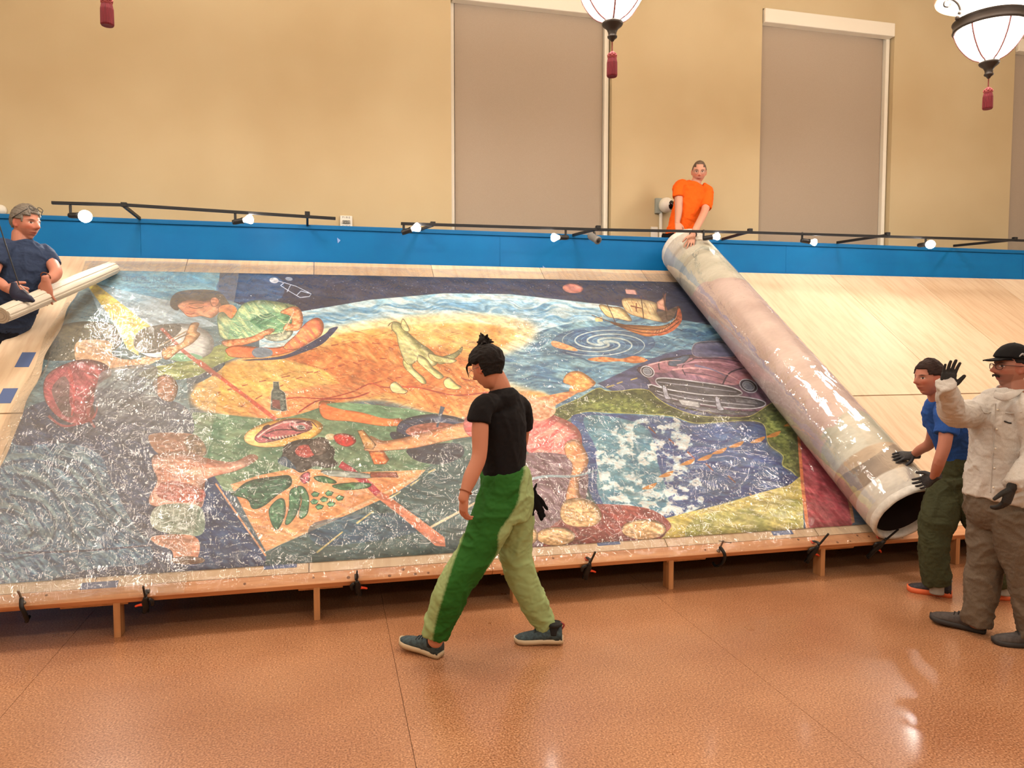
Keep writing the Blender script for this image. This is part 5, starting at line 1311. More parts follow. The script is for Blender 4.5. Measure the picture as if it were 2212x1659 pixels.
LY = 5.7
for (px, py, lab) in [(232, 56, 'leftmost hanging lantern, only its red tassel in view at the top'), (1322, 166, 'middle hanging lantern in front of the left window'), (2133, 236, 'right hanging lantern with scroll arms near the far blind')]:
    lantern(at(px, py, LY), lab)

# ================================================================ STAGING behind and beside (the raised men stand on it)
M_alu = mat('scaffold_metal', (150, 150, 148), .4, metal=.7); M_deck = mat('deck_board', (150, 118, 84), .7)


def scaffold(x0, x1, y0, y1, z, lab):
    t = thing('work_scaffold', lab, 'scaffold', ((x0 + x1) / 2, (y0 + y1) / 2, 0))
    for X in (x0, x1):
        for Y in (y0, y1): mk('leg', G().tube([(X, Y, 0), (X, Y, z)], .022, 10), M_alu, t, smooth=True)
        for zz in (.4, z * .6, z - .1): mk('rung', G().tube([(X, y0, zz), (X, y1, zz)], .015, 8), M_alu, t, smooth=True)
    w_ = (y1 - y0 + .06) / 3
    for k in range(3): mk('deck_plank', G().box(x0 - .04, x1 + .04, y0 - .03 + k * w_ + .002, y0 - .03 + (k + 1) * w_ - .002, z, z + .035), M_deck, t, bevel=.003)


# ================================================================ PEOPLE
M_skin = mat('skin', (200, 130, 100), .55, attr=True, spec=.35, bump=.0004, bscale=300)
M_eyes = None
M_hairb = mat('black_hair', (16, 13, 13), .75, spec=.2, c2=(34, 28, 27), nscale=60, stretch=(6, 6, 1), bump=.002, bscale=90)
M_hairg = mat('grey_hair', (74, 68, 60), .6, c2=(128, 118, 106), nscale=90, stretch=(4, 4, 1), bump=.002, bscale=120)
M_hairbr = mat('brown_hair', (70, 54, 44), .6, c2=(104, 86, 72), nscale=110, bump=.0015, bscale=160)
M_hairdk = mat('dark_brown_hair', (34, 22, 19), .7, spec=.2, c2=(52, 34, 29), nscale=40, stretch=(1, 1, 8), bump=.0015, bscale=70)
K = Vector

# ---------- walking woman ------------------------------------------------
SK = (190, 128, 102)
f = dirc(-.80, .60, -.42); fw = dirc(-.62, .62, 0); lt = dirc(-.62, -.62, 0).cross(K((0, 0, 1))); latW = K((fw.y * -1, fw.x, 0)); latW = K((-fw.y, fw.x, 0))
c0 = at(1054, 796, 4.0); M = head_matrix(c0, f, .97, .05)
lw = K((-.66, -.75, 0)).normalized()     # towards her left hand
sh = at(1041, 872, 3.87); el = at(1035, 986, 3.80); wr = at(1004, 1066, 3.74)
sh2 = at(1128, 872, 4.13); el2 = at(1126, 955, 4.22); wr2 = at(1085, 1010, 4.33)
skinparts = [([(at(1068, 812, 4.0), .052, .058), (at(1080, 838, 4.0), .058, .060), (at(1085, 865, 4.01), .07, .055), (at(1085, 900, 4.0), .10, .07), (at(1088, 1000, 4.0), .09, .07), (at(1092, 1075, 4.0), .11, .08)], lw),
             ([(sh, .034), (at(1038, 900, 3.84), .040), (at(1037, 930, 3.83), .046), (el, .040), (at(1018, 1028, 3.77), .040), (wr, .027), (at(1001, 1078, 3.735), .027)], None),
             ([(sh2, .034), (el2, .04), (wr2, .027)], None),
             ([(at(1078, 1085, 3.95), .08), (at(1005, 1235, 3.88), .055), (at(940, 1385, 3.93), .042)], None),
             ([(at(1110, 1085, 4.07), .08), (at(1130, 1240, 4.06), .055), (at(1185, 1368, 4.05), .042)], None)]
hd = (wr, dirc(-.10, .05, -1), dirc(.5, .4, 0), dirc(-.5, .75, -.1))
torso = [(at(1092, 1040, 4.0), .125, .095), (at(1089, 1018, 4.0), .142, .110), (at(1087, 960, 4.01), .152, .120), (at(1084, 915, 4.02), .172, .124), (at(1084, 880, 4.02), .172, .110), (at(1084, 858, 4.0), .125, .086), (at(1082, 841, 4.0), .072, .066)]
shirt = ('t_shirt', [(torso, lw, 0), ([(at(1072, 872, 3.95), .055), (at(1046, 877, 3.88), .062), (at(1037, 896, 3.85), .060), (at(1034, 913, 3.84), .062)], None, 0), ([(at(1105, 872, 4.06), .055), (at(1122, 878, 4.12), .062), (at(1128, 900, 4.15), .060), (at(1128, 926, 4.17), .060)], None, 0)],
         cloth_mat('black_cotton', (16, 14, 16), (22, 19, 22)), .0045, 3, None)
legL = [(at(1080, 1060, 3.97), .125, .105), (at(1062, 1120, 3.92), .118), (at(1030, 1190, 3.89), .100), (at(998, 1240, 3.88), .092), (at(968, 1295, 3.89), .090), (at(948, 1345, 3.92), .078), (at(938, 1374, 3.93), .069)]
legR = [(at(1106, 1060, 4.05), .125, .108), (at(1112, 1120, 4.06), .108), (at(1114, 1190, 4.06), .092), (at(1130, 1250, 4.06), .088), (at(1156, 1308, 4.05), .076), (at(1175, 1345, 4.05), .062), (at(1181, 1362, 4.05), .055)]
hipW = [(at(1089, 1014, 4.0), .152, .122), (at(1092, 1040, 4.0), .165, .134), (at(1094, 1080, 4.0), .172, .142), (at(1096, 1120, 4.0), .155, .125)]


def inside(px, py, poly):
    n = len(poly); r = False; j = n - 1
    for i in range(n):
        xi, yi = poly[i]; xj, yj = poly[j]
        if (yi > py) != (yj > py) and px < (xj - xi) * (py - yi) / (yj - yi) + xi: r = not r
        j = i
    return r


def proj(p):
    v = K(p) - CAM; k = v.dot(cF); return 1106 + FOC * v.dot(cR) / k, 829.5 - FOC * v.dot(cU) / k


dkpoly = spline([(1034, 1000), (1100, 995), (1132, 1010), (1124, 1050), (1120, 1080), (1104, 1112), (1078, 1150), (1075, 1190), (1055, 1225), (1020, 1290), (985, 1350), (972, 1400), (936, 1400), (940, 1350), (958, 1285), (980, 1215), (1003, 1150), (1016, 1090), (1022, 1040)])
dkpoly = [tuple(q) for q in dkpoly]


def paint_trousers(co):
    dk, lt_ = np.array(lin((40, 96, 34))), np.array(lin((150, 170, 118))); C = np.empty((len(co), 3))
    for i, p in enumerate(co):
        px, py = proj(p); n = 0
        for a, b in ((-2, 0), (2, 0), (0, 0)): n += inside(px + a, py + b, dkpoly)
        C[i] = dk * (n / 3) + lt_ * (1 - n / 3)
    return C


M_pants = mat('two_tone_cotton', (150, 170, 118), .8, attr=True, spec=.2, bump=.0012, bscale=300)
W_ = person('person in a black t-shirt and two-tone green trousers walking left past the mural', onz(1040, 1400), M, M_skin, SK, dict(male=False, brow=(30, 22, 20)), skinparts, shirt,
            ('trousers', [(hipW, lw, 0), (legL, lw, 0), (legR, lw, 0)], M_pants, .008, 6, paint_trousers), vox=.0042, hands=[(hd, dict(size=1.0, curl=.38, fat=1.0))], cloth_vox=.007)
root = W_[0]


def mask_w(x, y, z):
    a = 1 if (z > .055 - .02 * (y < 0)) else 0
    if y < .045 and z > -.052 + max(0, y) * 1.2: a = 1
    if abs(x) > .058 and -.01 < y < .03 and z < .03: a = 0
    if y > .03 and z < .062: a = 0
    return a


h = hair_shell(M, mask_w, lambda x, y, z: .009 + .020 * max(0, min(1, (z + .01) / .06)), 3, False, rough=.006)
ho = mk('hair', h, M_hairb, root, smooth=True)
g = G(); bc = M @ K((0, -.030, .158)); rr = random.Random(4)
for i in range(16):
    v = K((rr.gauss(0, 1), rr.gauss(0, 1), rr.gauss(.25, .8))).normalized(); g.sweep([(bc, .016), (bc + v * .022, .013), (bc + v * rr.uniform(.036, .056) + K((0, 0, .004)), .004)], n=7, sub=2)
g.ball(bc, .034, .034, .030); mk('hair_bun', g, M_hairb, ho, smooth=True)
mk('hair_tie', G().torus(M @ K((0, -.034, .126)), .020, .006, (0, 0, 1), 16, 6), M_dark, ho, smooth=True)
g = G()
for i in range(9):
    a = .2 + i * .04; s_ = -1
    g.tube([M @ K((s_ * .060, .06, .075 - i * .004)), M @ K((s_ * (.072 + .004 * (i % 3)), .085, .04)), M @ K((s_ * .066, .098, .0 - .006 * (i % 4)))], [.004, .003, .0015], 5, 1)
mk('loose_fringe', g, M_hairb, ho, smooth=True)
gl = G()
for sx in (-1, 1): gl.torus(M @ K((sx * .031, .100, .006)), .022, .0014, (M.to_3x3() @ K((0, 1, 0))), 24, 6); gl.tube([M @ K((sx * .052, .098, .010)), M @ K((sx * .074, .05, .012)), M @ K((sx * .078, -.01, .008))], .0014, 6)
mk('eyeglasses', gl, M_steel, root, smooth=True)
M_sh = [mat('teal_mesh', (62, 84, 92), .7, c2=(40, 54, 62), nscale=60, bump=.001), mat('cream_sole', (196, 176, 146), .7), mat('black_knit', (18, 18, 20), .8), mat('red_lace', (150, 50, 50), .7), mat('lace_grey', (60, 66, 70), .7)]
pF, pH = onz(876, 1401), onz(953, 1421); dF = (pF - pH).normalized(); pF = pH + dF * .285
shoe(root, pH + K((0, 0, .002)), pF + K((0, 0, .028)), (0, 0, 1), .100, (M_sh[0], M_sh[1], M_sh[2], M_sh[4]), h=.088)
pH2, pF2 = onz(1217, 1391), onz(1120, 1388); pF2 = pH2 + (pF2 - pH2).normalized() * .285
shoe(root, pH2 + K((0, 0, .012)), pF2 + K((0, 0, .002)), (0, 0, 1), .100, (M_sh[0], M_sh[1], M_sh[2], M_sh[4]), h=.088)
for (c, d_) in ((pH, dF), (pH2, (pF2 - pH2).normalized())):
    mk('heel_tab', G().tube([c + d_ * .012 + K((0, 0, .085)), c - d_ * .004 + K((0, 0, .112)), c + d_ * .016 + K((0, 0, .125))], .005, 6, 1), M_sh[3], root, smooth=True)
    c2_ = c + d_ * .055; mk('sock', G().sweep([(c2_ + K((0, 0, .06)), .040), (c2_ + K((0, 0, .10)), .038), (c2_ + K((0, 0, .125)), .038)], n=16, cap=0), M_sh[2], root, smooth=True)
mk('bracelet', G().torus(at(1006, 1062, 3.742), .032, .0035, (wr - el).normalized(), 24, 6), mat('thread_bracelet', (150, 90, 60), .7), root, smooth=True)
# dark gloves hanging from her back pocket
g = G(); a0 = at(1147, 1058, 4.02)
for (q, r) in [([(1147, 1056), (1152, 1085), (1150, 1112)], .020), ([(1150, 1060), (1160, 1090), (1170, 1122)], .022), ([(1152, 1066), (1168, 1080), (1182, 1100)], .017), ([(1150, 1066), (1155, 1054), (1159, 1044)], .011), ([(1156, 1082), (1170, 1100), (1176, 1116)], .016)]:
    g.sweep([(at(x, y, 4.02 - .004 * i), r * (1 - .25 * i), r * .35) for i, (x, y) in enumerate(q)], n=10, lat=cR)
co, no, fs = remesh(g, .004, 2); mk('work_gloves', (wrinkle(co, no, .003, 25, 2), fs), cloth_mat('black_glove_cloth', (12, 12, 14)), label="black work gloves hanging from the walking woman's back pocket", cat='gloves', smooth=True)

# ---------- woman in blue -----------------------------------------------
SK = (178, 118, 98)
fB = dirc(-.95, -.26, -.08); M = head_matrix(at(2006, 817, 4.12), fB, .98, .0)
lB = K((.28, -.945, 0)).normalized()
s1 = at(2046, 892, 3.98); e1_ = at(2040, 962, 3.93); w1 = at(2018, 1030, 4.02)
s2 = at(2022, 892, 4.28); w2 = roll_hit(1973, 983, .045); e2_ = (s2 + w2) / 2 + K((.06, 0, -.05))
skinparts = [([(at(2018, 838, 4.13), .050, .054), (at(2026, 862, 4.14), .056, .058), (at(2038, 885, 4.14), .08, .06), (at(2060, 940, 4.16), .08, .07), (at(2078, 1000, 4.2), .09, .07)], lB),
             ([(s1, .05), (at(2044, 930, 3.95), .043), (e1_, .040), (at(2028, 1000, 3.94), .036), (w1, .027)], None), ([(s2, .05), (e2_, .039), (w2 * .6 + e2_ * .4, .034), (w2, .024)], None),
             ([(at(2078, 1015, 4.28), .08), (at(2024, 1125, 4.16), .06), (at(2024, 1262, 4.13), .042)], None), ([(at(2090, 1015, 4.14), .08), (at(2122, 1130, 4.05), .06), (at(2166, 1268, 3.96), .042)], None)]
M_gl = mat('grey_glove', (40, 40, 44), .75, c2=(58, 58, 62), nscale=120, bump=.001)
gA = (w2, (roll_hit(1925, 986, .022) - w2).normalized(), -(w2 - RB0 - rax * (w2 - RB0).dot(rax)).normalized(), rax * -1, M_gl); gB = (w1, dirc(-.25, .85, -.55), dirc(-.4, .3, -.2), dirc(-.3, .9, 0), M_gl)
torso = [(at(2083, 996, 4.2), .132, .118), (at(2079, 982, 4.2), .145, .134), (at(2068, 945, 4.19), .150, .142), (at(2056, 915, 4.17), .160, .140), (at(2044, 888, 4.15), .162, .112), (at(2034, 870, 4.14), .12, .085), (at(2026, 857, 4.14), .070, .066)]
shirt = ('t_shirt', [(torso, lB, 0), ([(at(2046, 882, 4.04), .07), (s1, .075), (at(2046, 918, 3.96), .070), (at(2043, 938, 3.95), .068)], None, 0), ([(at(2034, 880, 4.22), .07), (s2, .072), (at(2014, 915, 4.36), .064)], None, 0)],
         cloth_mat('blue_cotton', (38, 76, 150), (46, 88, 164)), .006, 13, None)
hip = [(at(2082, 978, 4.2), .150, .14), (at(2080, 1005, 4.2), .165, .150), (at(2078, 1040, 4.2), .165, .150)]
legF = [(at(2068, 1030, 4.27), .14, .13), (at(2046, 1075, 4.22), .13), (at(2027, 1120, 4.17), .112), (at(2017, 1165, 4.15), .092), (at(2019, 1215, 4.13), .086), (at(2025, 1262, 4.12), .088)]
legN = [(at(2088, 1030, 4.13), .13), (at(2105, 1090, 4.08), .115), (at(2125, 1145, 4.03), .095), (at(2148, 1210, 3.98), .080), (at(2166, 1262, 3.96), .070)]
Bp = person('person in a blue t-shirt and olive trousers leaning with gloved hands on the roll end', onz(2020, 1285), M, M_skin, SK, dict(male=False, brow=(34, 22, 20), gaze=-.001), skinparts, shirt,
            ('trousers', [(hip, lB, 0), (legF, lB, 0), (legN, lB, 0)], cloth_mat('olive_canvas', (56, 58, 38), (66, 68, 46)), .009, 26, None), vox=.0042, gloves=[(gA[:4], dict(size=1.04, curl=.22, fat=1.1, spread=.14), M_gl), (gB[:4], dict(size=1.0, curl=.5, fat=1.1), M_gl)])
root = Bp[0]
ho = mk('hair', hair_shell(M, lambda x, y, z: 1 if (z > .066 or (y < .028 and z > -.035) or (y < .055 and z > .03)) and not (abs(x) > .06 and -.025 < y < .034 and z < .022) else 0, lambda x, y, z: .012 + .010 * (y < 0), 5, False, rough=.003), M_hairdk, root, smooth=True)
g = G().ball(M @ K((0, -.125, .005)), .036, .034, .040); g.ball(M @ K((.01, -.14, -.01)), .026, .026, .03); mk('hair_bun', g, M_hairdk, ho, smooth=True)
M_sb = [mat('dark_mesh', (40, 36, 44), .7, c2=(60, 54, 60), nscale=80), mat('orange_sole', (226, 110, 66), .6), mat('white_collar', (150, 146, 140), .8), mat('black_lace', (26, 24, 28), .7)]
a, b = onz(2057, 1290), onz(1966, 1276); b = a + (b - a).normalized() * .275; shoe(root, a, b, (0, 0, 1), .098, M_sb, h=.085, sole=.036)
a, b = onz(2190, 1295), onz(2110, 1291); b = a + (b - a).normalized() * .275; shoe(root, a, b, (0, 0, 1), .098, (M_sb[1],) + tuple(M_sb[1:]), h=.085, sole=.036)
for (x, y, Y) in ((2024, 1266, 4.11), (2169, 1268, 3.95)): p = at(x, y, Y); mk('sock', G().sweep([(p - K((0, 0, .05)), .045), (p, .044), (p + K((0, 0, .04)), .044)], n=16, cap=0), M_sb[2], root, smooth=True)

# ---------- man with cap --------------------------------------------------
SK = (160, 108, 90)
fC = dirc(-1, -.02, .03); M = head_matrix(at(2186, 795, 3.50), fC, 1.02, 0)
fT = K((-.85, -.51, 0)).normalized(); lC = K((.51, -.85, 0)).normalized()
s1 = at(2134, 889, 3.60); e1_ = at(2062, 893, 3.50); w1 = at(2044, 842, 3.38)
s2 = at(2226, 890, 3.33); e2_ = at(2236, 985, 3.28); w2 = at(2186, 1052, 3.22)
skinparts = [([(at(2188, 825, 3.5), .058, .062), (at(2184, 850, 3.5), .064, .066), (at(2178, 885, 3.5), .10, .07), (at(2170, 980, 3.5), .11, .08), (at(2168, 1080, 3.5), .12, .08)], lC),
             ([(s1, .05), (e1_, .042), (w1, .021)], None), ([(s2, .05), (e2_, .042), (w2, .021)], None),
             ([(at(2145, 1090, 3.58), .09), (at(2128, 1200, 3.56), .06), (at(2108, 1345, 3.55), .045)], None), ([(at(2190, 1095, 3.42), .09), (at(2210, 1220, 3.36), .06), (at(2232, 1375, 3.3), .045)], None)]
M_gd = mat('dark_glove', (26, 25, 26), .8, c2=(40, 39, 38), nscale=150, bump=.001)
gA = (w1, dirc(.12, -.05, 1), dirc(.0, -1, .1), dirc(1, .1, .1)); gB = (w2, dirc(-.30, .05, -1), dirc(-.2, .5, 0), dirc(-.8, -.4, -.2))
torso = [(at(2158, 1082, 3.50), .195, .150), (at(2162, 1060, 3.50), .195, .152), (at(2166, 1010, 3.50), .185, .148), (at(2169, 960, 3.50), .182, .142), (at(2171, 915, 3.50), .190, .135), (at(2173, 882, 3.50), .190, .112), (at(2177, 860, 3.50), .135, .090), (at(2181, 845, 3.50), .074, .072)]
shirt = ('work_shirt', [(torso, lC, 0), ([(at(2160, 884, 3.54), .075), (s1, .080), (at(2096, 893, 3.55), .074), (e1_, .070), (at(2052, 868, 3.44), .060), (at(2045, 845, 3.385), .050), (at(2043, 830, 3.355), .049)], None, 0),
                        ([(at(2200, 880, 3.42), .08), (s2, .080), (at(2236, 940, 3.30), .072), (e2_, .068), (at(2212, 1022, 3.25), .056), (at(2186, 1052, 3.22), .046)], None, 0)],
         cloth_mat('pale_grey_cotton', (182, 176, 170), (198, 192, 186)), .009, 33, None)
hip = [(at(2160, 1060, 3.50), .18, .14), (at(2162, 1100, 3.50), .19, .15), (at(2166, 1130, 3.50), .17, .13)]
legF = [(at(2142, 1100, 3.57), .12), (at(2134, 1160, 3.56), .110), (at(2128, 1215, 3.555), .095), (at(2120, 1270, 3.55), .090), (at(2112, 1325, 3.55), .082), (at(2108, 1350, 3.55), .080)]
legN = [(at(2186, 1105, 3.42), .12), (at(2196, 1170, 3.39), .108), (at(2212, 1235, 3.36), .094), (at(2226, 1300, 3.33), .086), (at(2238, 1378, 3.30), .080)]
C_ = person('person in a black cap and pale shirt raising a gloved hand at the right edge', onz(2150, 1375), M, M_skin, SK, dict(moustache=True, brow=(26, 20, 18), stubble=(90, 62, 54)), skinparts, shirt,
            ('trousers', [(hip, lC, 0), (legF, lC, 0), (legN, lC, 0)], cloth_mat('grey_brown_canvas', (94, 82, 70), (108, 95, 82)), .009, 46, None), vox=.0042, gloves=[(gA, dict(size=1.0, curl=.10, fat=1.15, spread=.12), M_gd), (gB, dict(size=1.02, curl=.42, fat=1.15), M_gd)])
root = C_[0]
mk('hair', hair_shell(M, lambda x, y, z: 1 if (z > .06 or (y < .0 and z > -.03) or (abs(x) > .05 and y < .03 and z > .03)) and not (abs(x) > .06 and -.025 < y < .034 and z < .022) else 0, lambda x, y, z: .006, 6, True), M_hairb, root, smooth=True)
M_cap = cloth_mat('black_cap_cloth', (16, 15, 17)); cap_ = hair_shell(M, lambda x, y, z: 1 if z > .050 + y * .05 else 0, lambda x, y, z: .020 + .10 * max(0, z - .05) , 9, True, rough=.001); co_ = mk('cap', cap_, M_cap, root, smooth=True)
g = G(); vs = []; fs = []; n = 18
for i in range(6):
    for k in range(n + 1):
        a = PI * (k / n) ; r = i / 5; x = math.cos(a) * .072; y = .075 + math.sin(a) * (.02 + .066 * r) ; z = .058 - .022 * r * math.sin(a) - .010 * abs(math.cos(a))
        vs.append(M @ K((x * (1 - .12 * r * abs(math.cos(a))), y - .03 * (1 - r), z)))
for i in range(5):
    for k in range(n): q = i * (n + 1) + k; fs.append((q, q + 1, q + n + 2, q + n + 1))
br = mk('cap_brim', g.add(vs, fs), M_cap, co_, smooth=True); br.modifiers.new('t', 'SOLIDIFY').thickness = .007
mk('cap_button', G().ball(M @ K((0, -.004, .142)), .008, .008, .005), M_cap, co_, smooth=True)
mk('cap_emblem', G().tube([M @ K((-.083, .02, .068)), M @ K((-.086, .005, .082)), M @ K((-.084, -.012, .072)), M @ K((-.083, -.03, .082))], [.003, .006, .005, .003], 6, 1), mat('grey_stitching', (150, 150, 150), .7), co_, smooth=True)
gl = G()
for sx in (-1, 1):
    gl.tube([M @ K((sx * .009, .100, .018)), M @ K((sx * .032, .099, .023)), M @ K((sx * .054, .092, .018)), M @ K((sx * .053, .093, -.004)), M @ K((sx * .032, .100, -.010)), M @ K((sx * .012, .103, .0)), M @ K((sx * .009, .100, .018))], .0022, 6)
    gl.tube([M @ K((sx * .055, .091, .014)), M @ K((sx * .077, .05, .014)), M @ K((sx * .080, -.01, .012))], .0022, 6)
gl.tube([M @ K((-.009, .102, .012)), M @ K((.009, .102, .012))], .002, 6); mk('eyeglasses', gl, mat('tortoise_frame', (60, 30, 26), .3), root, smooth=True)
mst = G()
for sx in (-1, 1): mst.sweep([(M @ K((0, .101, -.043)), .004, .006), (M @ K((sx * .014, .098, -.045)), .005, .0065), (M @ K((sx * .027, .089, -.052)), .003, .004)], n=8)
mk('moustache', mst, M_hairb, root, smooth=True)
# shirt details: collar, placket, pocket flap, buttons
ax = -lC; ff = fT
def tp(px, py, out=.0): p = at(px, py, 3.5); return p + ff * out
M_sh2 = C_[2].data.materials[0]
g = G(); g.sweep([(at(2152, 852, 3.47) + ff * .03, .006, .020), (at(2170, 858, 3.36), .006, .024), (at(2190, 850, 3.38), .006, .022), (at(2204, 842, 3.45), .006, .022)], n=10, lat=fT); g.sweep([(at(2150, 850, 3.5), .006, .022), (at(2160, 838, 3.60), .006, .022), (at(2200, 836, 3.58), .006, .022), (at(2206, 842, 3.46), .006, .022)], n=10, lat=(0, 1, 0)); mk('shirt_collar', g, M_sh2, C_[2], smooth=True)
def surf(px, py, off=.003):
    """the point of the shirt front seen at this place"""
    d = ray(px, py); best = None
    from mathutils.bvhtree import BVHTree
    global _bv
    h_ = _bv.ray_cast(CAM, d); return (CAM + (h_[0] - CAM) * (1 - off / (h_[0] - CAM).length)) if h_[0] is not None else None
from mathutils.bvhtree import BVHTree
me_ = C_[2].data; o_ = ORG[C_[2].name]; _bv = BVHTree.FromPolygons([K(v.co) + o_ for v in me_.vertices], [tuple(p.vertices) for p in me_.polygons])
pl = [surf(2150 - (y - 870) * .055, y) for y in range(872, 1075, 12)]; pl = [p for p in pl if p is not None]
mk('button_placket', G().tube(pl, .0028, 6), M_sh2, C_[2], smooth=True)
for y in range(885, 1070, 42):
    p = surf(2156 - (y - 870) * .055, y, .004)
    if p is not None: mk('button', G().ball(p, .0055, .0055, .0055), M_trim, C_[2], smooth=True)
for (q, nm) in [([(2120, 884), (2127, 892), (2140, 890)], 'pocket_seam'), ([(2172, 892), (2188, 893), (2206, 890)], 'pocket_seam'), ([(2170, 910), (2178, 913), (2184, 914)], 'pocket_mark')]:
    p = [surf(*a, .003) for a in q]
    if all(v is not None for v in p): mk(nm, G().tube(p, .003 if nm == 'pocket_seam' else .004, 6, 1), M_sh2 if nm == 'pocket_seam' else M_dark, C_[2], smooth=True)
M_sc = [mat('grey_suede', (62, 56, 56), .8, c2=(76, 70, 68), nscale=50), mat('dark_sole', (44, 40, 40), .7), mat('grey_lining', (48, 44, 44), .8), mat('dark_lace', (34, 32, 32), .7)]
a, b = onz(2130, 1368), onz(2020, 1345); b = a + (b - a).normalized() * .30; shoe(root, a + K((0, 0, .0)), b + K((0, 0, .02)), (0, 0, 1), .108, M_sc, h=.10)
a, b = onz(2270, 1400), onz(2180, 1392); b = a + (b - a).normalized() * .30; shoe(root, a, b, (0, 0, 1), .108, M_sc, h=.095)

# ---------- man on the left -------------------------------------------------
SK = (190, 128, 106); YL = 6.9
fL = dirc(.95, -.24, -.12); M = head_matrix(at(55, 483, YL), fL, 1.19, 0)
lL = K((.92, .39, 0)).normalized()
s1 = at(98, 541, YL + .12); e1_ = at(121, 588, YL - .06); w1 = at(99, 606, 6.72)
s2 = at(4, 540, YL - .12); e2_ = at(-18, 600, YL - .30); w2 = at(14, 622, YL - .42)
skinparts = [([(at(45, 505, YL), .064, .068), (at(46, 525, YL), .070, .072), (at(50, 548, YL), .10, .07), (at(48, 600, YL), .12, .08), (at(30, 660, YL + .05), .12, .08), (at(-5, 715, YL + .1), .15, .11)], lL),
             ([(s1, .036), (at(112, 568, YL + .02), .050), (e1_, .048), (at(113, 600, YL - .12), .044), (w1, .032)], None), ([(s2, .056), (at(-12, 575, YL - .2), .052), (e2_, .046), (at(0, 612, YL - .38), .042), (w2, .031)], None),
             ([(at(-14, 740, YL + .1), .09), (at(-40, 840, YL + .15), .07), (at(-45, 940, YL + .2), .05)], None), ([(at(-44, 740, YL - .05), .09), (at(-75, 840, YL - .05), .07), (at(-80, 940, YL - .05), .05)], None)]
hA = (w1, dirc(-.05, .12, -.9), dirc(0, 1, -.5), dirc(-1, .1, -.1)); hB = (w2, dirc(.95, .1, -.25), dirc(0, .8, -.6), dirc(.2, .2, 1))
torso = [(at(2, 705, YL + .08), .19, .14), (at(20, 670, YL + .05), .19, .14), (at(38, 620, YL), .195, .14), (at(48, 580, YL), .212, .14), (at(51, 552, YL), .205, .12), (at(50, 536, YL), .140, .090), (at(46, 522, YL), .085, .080)]
shirt = ('t_shirt', [(torso, lL, 0), ([(at(80, 545, YL + .06), .07), (at(96, 547, YL + .1), .074), (at(107, 560, YL + .06), .072), (at(114, 574, YL + .04), .070)], None, 0), ([(at(20, 538, YL - .06), .08), (s2, .085), (at(-10, 570, YL - .18), .078)], None, 0)],
         cloth_mat('navy_cotton', (42, 54, 78), (50, 62, 88)), .006, 53, None)
hip = [(at(2, 700, YL + .08), .185, .14), (at(-14, 730, YL + .08), .185, .14)]
l1 = [(at(-10, 730, YL + .12), .12), (at(-34, 820, YL + .15), .09), (at(-44, 900, YL + .2), .075), (at(-46, 950, YL + .2), .07)]; l2 = [(at(-36, 730, YL - .02), .12), (at(-68, 820, YL - .04), .09), (at(-80, 900, YL - .05), .075), (at(-82, 950, YL - .05), .07)]
L1 = person('person in a navy t-shirt with glasses on grey hair, pressing the foam roll', at(-60, 975, YL + .05), M, M_skin, SK, dict(brow=(60, 46, 40), stubble=(150, 110, 98)), skinparts, shirt,
            ('trousers', [(hip, lL, 0), (l1, lL, 0), (l2, lL, 0)], cloth_mat('dark_navy_trousers', (22, 24, 34)), .009, 56, None), vox=.005, hands=[(hA, dict(size=1.22, curl=.14, spread=.22, fat=1.1)), (hB, dict(size=1.12, curl=.75, fat=1.1))])
root = L1[0]; M3 = M.to_3x3()
mk('hair', hair_shell(M, lambda x, y, z: 1 if (z > .068 - .02 * (abs(x) > .03) or (y < .01 and z > -.04) or (abs(x) > .05 and y < .045 and z > .005)) and not (abs(x) > .06 and -.025 < y < .034 and z < .022) else 0, lambda x, y, z: .010 + .008 * max(0, z / .1), 7, True), M_hairg, root, smooth=True)
gl = G()
for sx in (-1, 1):
    gl.torus(M @ K((sx * .034, .082, .105)), .023, .0026, M3 @ K((0, .75, .65)), 22, 6); gl.tube([M @ K((sx * .058, .074, .098)), M @ K((sx * .084, .03, .055)), M @ K((sx * .086, -.02, .025))], .0026, 6)
gl.tube([M @ K((-.012, .086, .106)), M @ K((.012, .086, .106))], .0026, 6); mk('eyeglasses', gl, M_dark, root, smooth=True)
mk('bracelet', G().torus(w1 + K((0, 0, .03)), .038, .0045, (w1 - e1_).normalized(), 24, 6), mat('brown_bracelet', (120, 70, 40), .6), root, smooth=True)
for (X, Y) in ((at(-46, 950, YL + .2).x, YL + .2), (at(-82, 950, YL - .05).x, YL - .05)):
    z = at(-46, 965, YL + .2).z; a = K((X - .05, Y + .03, z - .03)); shoe(root, a, a + K((.24, -.12, 0)), (0, 0, 1), .105, M_sc, h=.09)
zL = at(-46, 965, YL + .2).z - .03
# tool in his right hand
M_tool = mat('dark_blue_tool', (26, 32, 62), .45); t = thing('hand_tool', 'dark blue hand cutter with a long thin rod, held by the man in navy', 'tool', at(50, 640, YL - .2))
YT = YL - .45
mk('grip', G().sweep([(at(30, 612, YT), .020, .016), (at(34, 634, YT), .045, .018), (at(48, 640, YT), .050, .018), (at(62, 645, YT), .030, .016), (at(73, 650, YT), .012, .010)], n=14, lat=K((0, 0, 1))), M_tool, t, smooth=True)
mk('blade_edge', G().bar(at(43, 617, YT - .02), at(62, 634, YT - .02), .008, .006), M_steel, t)
mk('nose', G().sweep([(at(60, 648, YT), .014), (at(70, 651, YT), .011)], n=8), M_dark, t, smooth=True)
mk('rod', G().tube([at(41, 615, YT), at(20, 552, YT + .01), at(0, 490, YT + .02), at(-8, 465, YT + .02)], .0048, 8, 1), M_dark, t, smooth=True)

